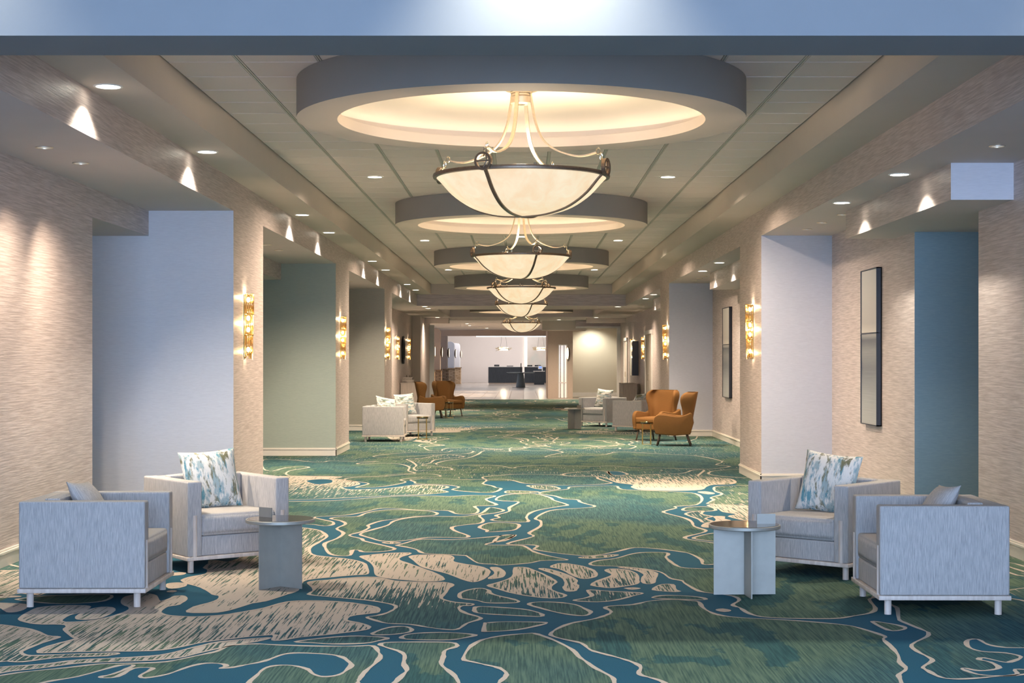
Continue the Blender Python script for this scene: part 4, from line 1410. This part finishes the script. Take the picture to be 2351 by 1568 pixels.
# ------------------------------------------------------------------ paintings and far furniture
def painting(label, x, y0, y1, z0, z1, group):
    t = thing('tall_painting', label, 'painting', (x, (y0 + y1) / 2, z0), 0, group)
    w, h = (y1 - y0) / 2, z1 - z0
    obj('frame', mesh('frame', *join_vf([box_vf((-.06, 0, -w, -w + .012, 0, h)), box_vf((-.06, 0, w - .012, w, 0, h)), box_vf((-.06, 0, -w, w, 0, .012)),
                                         box_vf((-.06, 0, -w, w, h - .012, h)), box_vf((-.06, -.04, -w, w, h * .585, h * .592)), box_vf((-.01, 0, -w, w, 0, h))]), P['blackfr']), t)
    obj('lower_canvas', mesh('lower_canvas', *box_vf((-.05, -.012, -w + .012, w - .012, .012, h * .585)), P['art_low']), t)
    obj('upper_canvas', mesh('upper_canvas', *box_vf((-.05, -.012, -w + .012, w - .012, h * .592, h - .012)), P['art_top']), t)


painting('tall black-framed two-part misty painting in the alcove beside the teal wall', BX, 17.4, 18.22, .86, 2.63, 'tall two-part paintings')
painting('tall black-framed two-part misty painting beyond the lilac pillar with the sconce', BX, 29.75, 30.75, .87, 2.61, 'tall two-part paintings')

t = thing('round_mirror', 'dark rimmed round mirror between two sconces above the console', 'mirror', (-BX, 52.7, 1.93), 0)
rot = (0, R(90), 0)
v, f = lathe_vf([(.32, .0), (.46, .0), (.475, .04), (.45, .075), (.33, .06), (.32, .0)], 40)
obj('rim', mesh('rim', v, f, P['blackfr'], smooth=True), t, rot=rot)
obj('glass', lathe_mesh('glass', [(.0005, .03), (.325, .03)], P['mirror'], 40), t, rot=rot)
t = thing('wall_screen', 'thick dark panel with a pale face between two sconces on the painting side', 'wall screen', (BX, 54.0, 1.06), 0)
obj('casing', mesh('casing', *box_vf((-.22, 0, -.45, .45, 0, 1.18)), P['blackfr']), t)
obj('face', mesh('face', *box_vf((-.235, -.22, -.44, .44, .01, 1.17)), P['mirror']), t)


def console(label, x0, x1, y0, y1, h):
    t = thing('console_cabinet', label, 'cabinet', ((x0 + x1) / 2, (y0 + y1) / 2, 0), 0, 'taupe console cabinets')
    w, d = (x1 - x0) / 2, (y1 - y0) / 2
    obj('body', mesh('body', *box_vf((-w + .01, w - .01, -d + .01, d - .01, .06, h - .03)), P['cabinet']), t)
    obj('top', mesh('top', *box_vf((-w, w, -d, d, h - .03, h)), P['cabinet']), t)
    obj('plinth', mesh('plinth', *box_vf((-w + .04, w - .04, -d + .04, d - .04, .0025, .06)), P['dark']), t)
    fx = w - .01 if x0 < 0 else -w + .01
    for k in range(3):
        a = -d + .03 + k * (2 * d - .06) / 3
        dr = obj('door', mesh('door', *box_vf((min(fx, fx * 1.04), max(fx, fx * 1.04), a + .01, a + (2 * d - .06) / 3 - .01, .08, h - .05)), P['cabinet']), t)
        obj('knob', mesh('knob', *box_vf((min(fx, fx * 1.1), max(fx, fx * 1.1), a + .05, a + .07, h * .6, h * .62)), P['gold']), dr)


console('taupe console cabinet below the round mirror carrying striped boxes', -3.985, -3.42, 51.6, 53.6, .84)
console('taupe console cabinet below the dark wall screen', 3.40, 3.88, 52.6, 54.6, .80)
for (nm, lab, b) in (('storage_box', 'wider striped box at the bottom of the pair on the console', (-3.93, -3.55, 51.75, 52.2, .84, .935)),
                     ('storage_box', 'smaller striped box lying on the other on the console', (-3.90, -3.60, 51.8, 52.15, .935, 1.02))):
    x0, x1, y0, y1, z0, z1 = b
    t = thing(nm, lab, 'box', ((x0 + x1) / 2, (y0 + y1) / 2, z0), 0, 'striped boxes on the console')
    obj('body', rbox('box_body%g' % x0, x1 - x0, y1 - y0, z1 - z0 - .02, P['books'], .006), t)
    obj('lid', rbox('box_lid%g' % x0, x1 - x0 + .01, y1 - y0 + .01, .02, P['cabinet'], .004), t, (0, 0, z1 - z0 - .02))
for i, (x, lab) in enumerate(((-3.80, 'dark cone figurine on the striped boxes, nearer the wall'), (-3.69, 'dark cone figurine on the striped boxes, farther from the wall'))):
    o = obj('figurine', lathe_mesh('figurine', [(.0005, 0), (.028, 0), (.024, .03), (.012, .05), (.014, .065), (.0005, .085)], P['walnut'], 14), None, (x, 51.95, 1.02))
    tag(o, lab, 'figurine', 'cone figurines')

# ------------------------------------------------------------------ lobby furniture
for (x0, x1, lab) in ((-2.17, .06, 'dark veneered reception desk left of the gap, behind the round pedestal table'), (.2, 3.2, 'dark veneered reception desk in front of the marbled mural')):
    t = thing('reception_desk', lab, 'reception desk', ((x0 + x1) / 2, 103.4, 0), 0, 'reception desks')
    w = (x1 - x0) / 2
    obj('body', mesh('body', *box_vf((-w, w, -.38, .38, .09, 1.12)), P['dusk']), t)
    obj('plinth', mesh('plinth', *box_vf((-w + .03, w, -.34, .36, 0, .09)), P['beige']), t)
    obj('worktop', mesh('worktop', *box_vf((-w - .02, w + .02, -.4, .4, 1.12, 1.16)), P['white']), t)
for i, (x, w, h, lab) in enumerate(((-1.62, .33, .12, 'black tray at the free end of the reception desk'), (-.75, .42, .05, 'flat black keyboard on the reception desk'),
                                    (.55, .33, .1, 'black printer on the desk by the light strip'), (1.08, .4, .1, 'black printer on the desk under the mural'))):
    t = thing('desk_device', lab, 'office device', (x, 103.3, 1.16), 0, 'black desk devices')
    obj('body', rbox('dev%d' % i, w, .25, h, P['plum'], .01), t)
    obj('slot', mesh('slot', *box_vf((-w * .35, w * .35, -.135, -.125, h * .5, h * .6)), P['concrete']), t)
t = thing('tablet_stand', 'white tablet on a stand beside the lower counter of the desk', 'tablet', (1.22, 101.2, .0), 0)
obj('counter', mesh('counter', *box_vf((-.45, .3, -.2, .2, .84, .88)), P['white']), t)
obj('support', mesh('support', *box_vf((-.4, .25, -.15, .15, 0, .84)), P['dusk']), t)
obj('stem', mesh('stem', *box_vf((.1, .16, -.02, .02, .88, 1.1)), P['rubber']), t)
tb = obj('tablet', mesh('tablet', *box_vf((-.14, .16, -.03, -.01, 1.0, 1.22)), P['rubber']), t)
obj('screen', mesh('screen', *box_vf((-.08, .10, -.034, -.03, 1.05, 1.17)), P['screen']), tb)

t = thing('pedestal_table', 'large round grey-blue table on a tapered pedestal in the lobby', 'table', (-.04, 91.2, 0), 0)
obj('table_top', lathe_mesh('table_top', [(.0005, .80), (.70, .82), (.82, .845), (.82, .87), (.0005, .87)], P['concrete'], 48), t)
obj('pedestal', lathe_mesh('pedestal', [(.0005, .012), (.27, .012), (.265, .1), (.17, .82), (.0005, .82)], P['concrete'], 40), t)
obj('foot_plate', lathe_mesh('foot_plate', [(.0005, 0), (.5, 0), (.5, .012), (.0005, .012)], P['plum'], 40), t)
t = thing('table_sculpture', 'slim dark upright sculpture on the round lobby table', 'sculpture', (-.02, 91.2, .87), 0)
obj('base', rbox('sculpt_base', .1, .1, .03, P['plum'], .005), t)
obj('blade', rbox('sculpt_blade', .045, .045, .5, P['walnut'], .01), t, (0, 0, .03))


def burst(label, loc):
    t = thing('pendant_lamp', label, 'pendant lamp', loc, 0, 'splintered lobby pendants')
    rn = random.Random(int(loc[0] * 10) + 40)
    obj('shade', lathe_mesh('shade', [(.26, -.1), (.28, .1)], P['ovallamp'], 20), t)
    for k in range(16):
        a = 2 * math.pi * k / 16
        q = Matrix.Rotation(a, 4, 'Z') @ Matrix.Translation((.33, 0, rn.uniform(-.08, .08))) @ Matrix.Rotation(rn.uniform(-.5, .5), 4, 'X') @ Matrix.Rotation(rn.uniform(-.35, .35), 4, 'Y')
        vf = move_vf(([(-.05, -.09, -.02), (.17, -.03, -.01), (.2, .06, 0), (-.05, .09, .02), (-.05, -.09, .0), (.17, -.03, .01), (.2, .06, .02), (-.05, .09, .04)],
                      [(0, 3, 2, 1), (4, 5, 6, 7), (0, 1, 5, 4), (1, 2, 6, 5), (2, 3, 7, 6), (3, 0, 4, 7)]), q)
        obj('shard', mesh('shard', *vf, P['champ']), t)
    for sx in (-.2, .2):
        obj('wire', mesh('wire', *sweep_vf([(sx, 0, .1), (0, 0, 4.05 - loc[2])], circ(.006, 5)), P['blackfr']), t)
    light('pendant_glow', 'POINT', (0, 0, -.2), 40, WARM, .15, parent=t)


burst('splintered gold pendant lamp hanging before the white lobby wall', (-1.08, 96, 2.27))
burst('splintered gold pendant lamp hanging before the marbled mural', (1.2, 96, 2.27))


def oval(label, loc, rz):
    t = thing('oval_sconce', label, 'wall sconce', loc, rz, 'oval lobby sconces')
    if 'oval' not in CACHE:
        v, f = lathe_vf([(.0005, .0), (.06, .015), (.10, .05), (.112, .09)], 24)
        CACHE['oval'] = mesh('shell', [(x, -z, y * 2.5) for x, y, z in v], f, P['bronze'], smooth=True)
        v, f = lathe_vf([(.0005, .035), (.06, .03), (.098, .012)], 24)
        CACHE['oval2'] = mesh('glow_disc', [(x, -z, y * 2.5) for x, y, z in v], f, P['ovallamp'], smooth=True)
    obj('shell', CACHE['oval'], t, (0, 0, 0))
    obj('glow_disc', CACHE['oval2'], t, (0, -.085, 0))


for i, y in enumerate(SY):
    oval('oval bronze sconce glowing on the side of the %s stone-based column' % ordn[i], (-4.09, y + .3, 1.98), R(90))
oval('oval bronze sconce glowing on the beige lobby column beside the glazed slot', (2.0, 65.13, 1.87), R(-62))
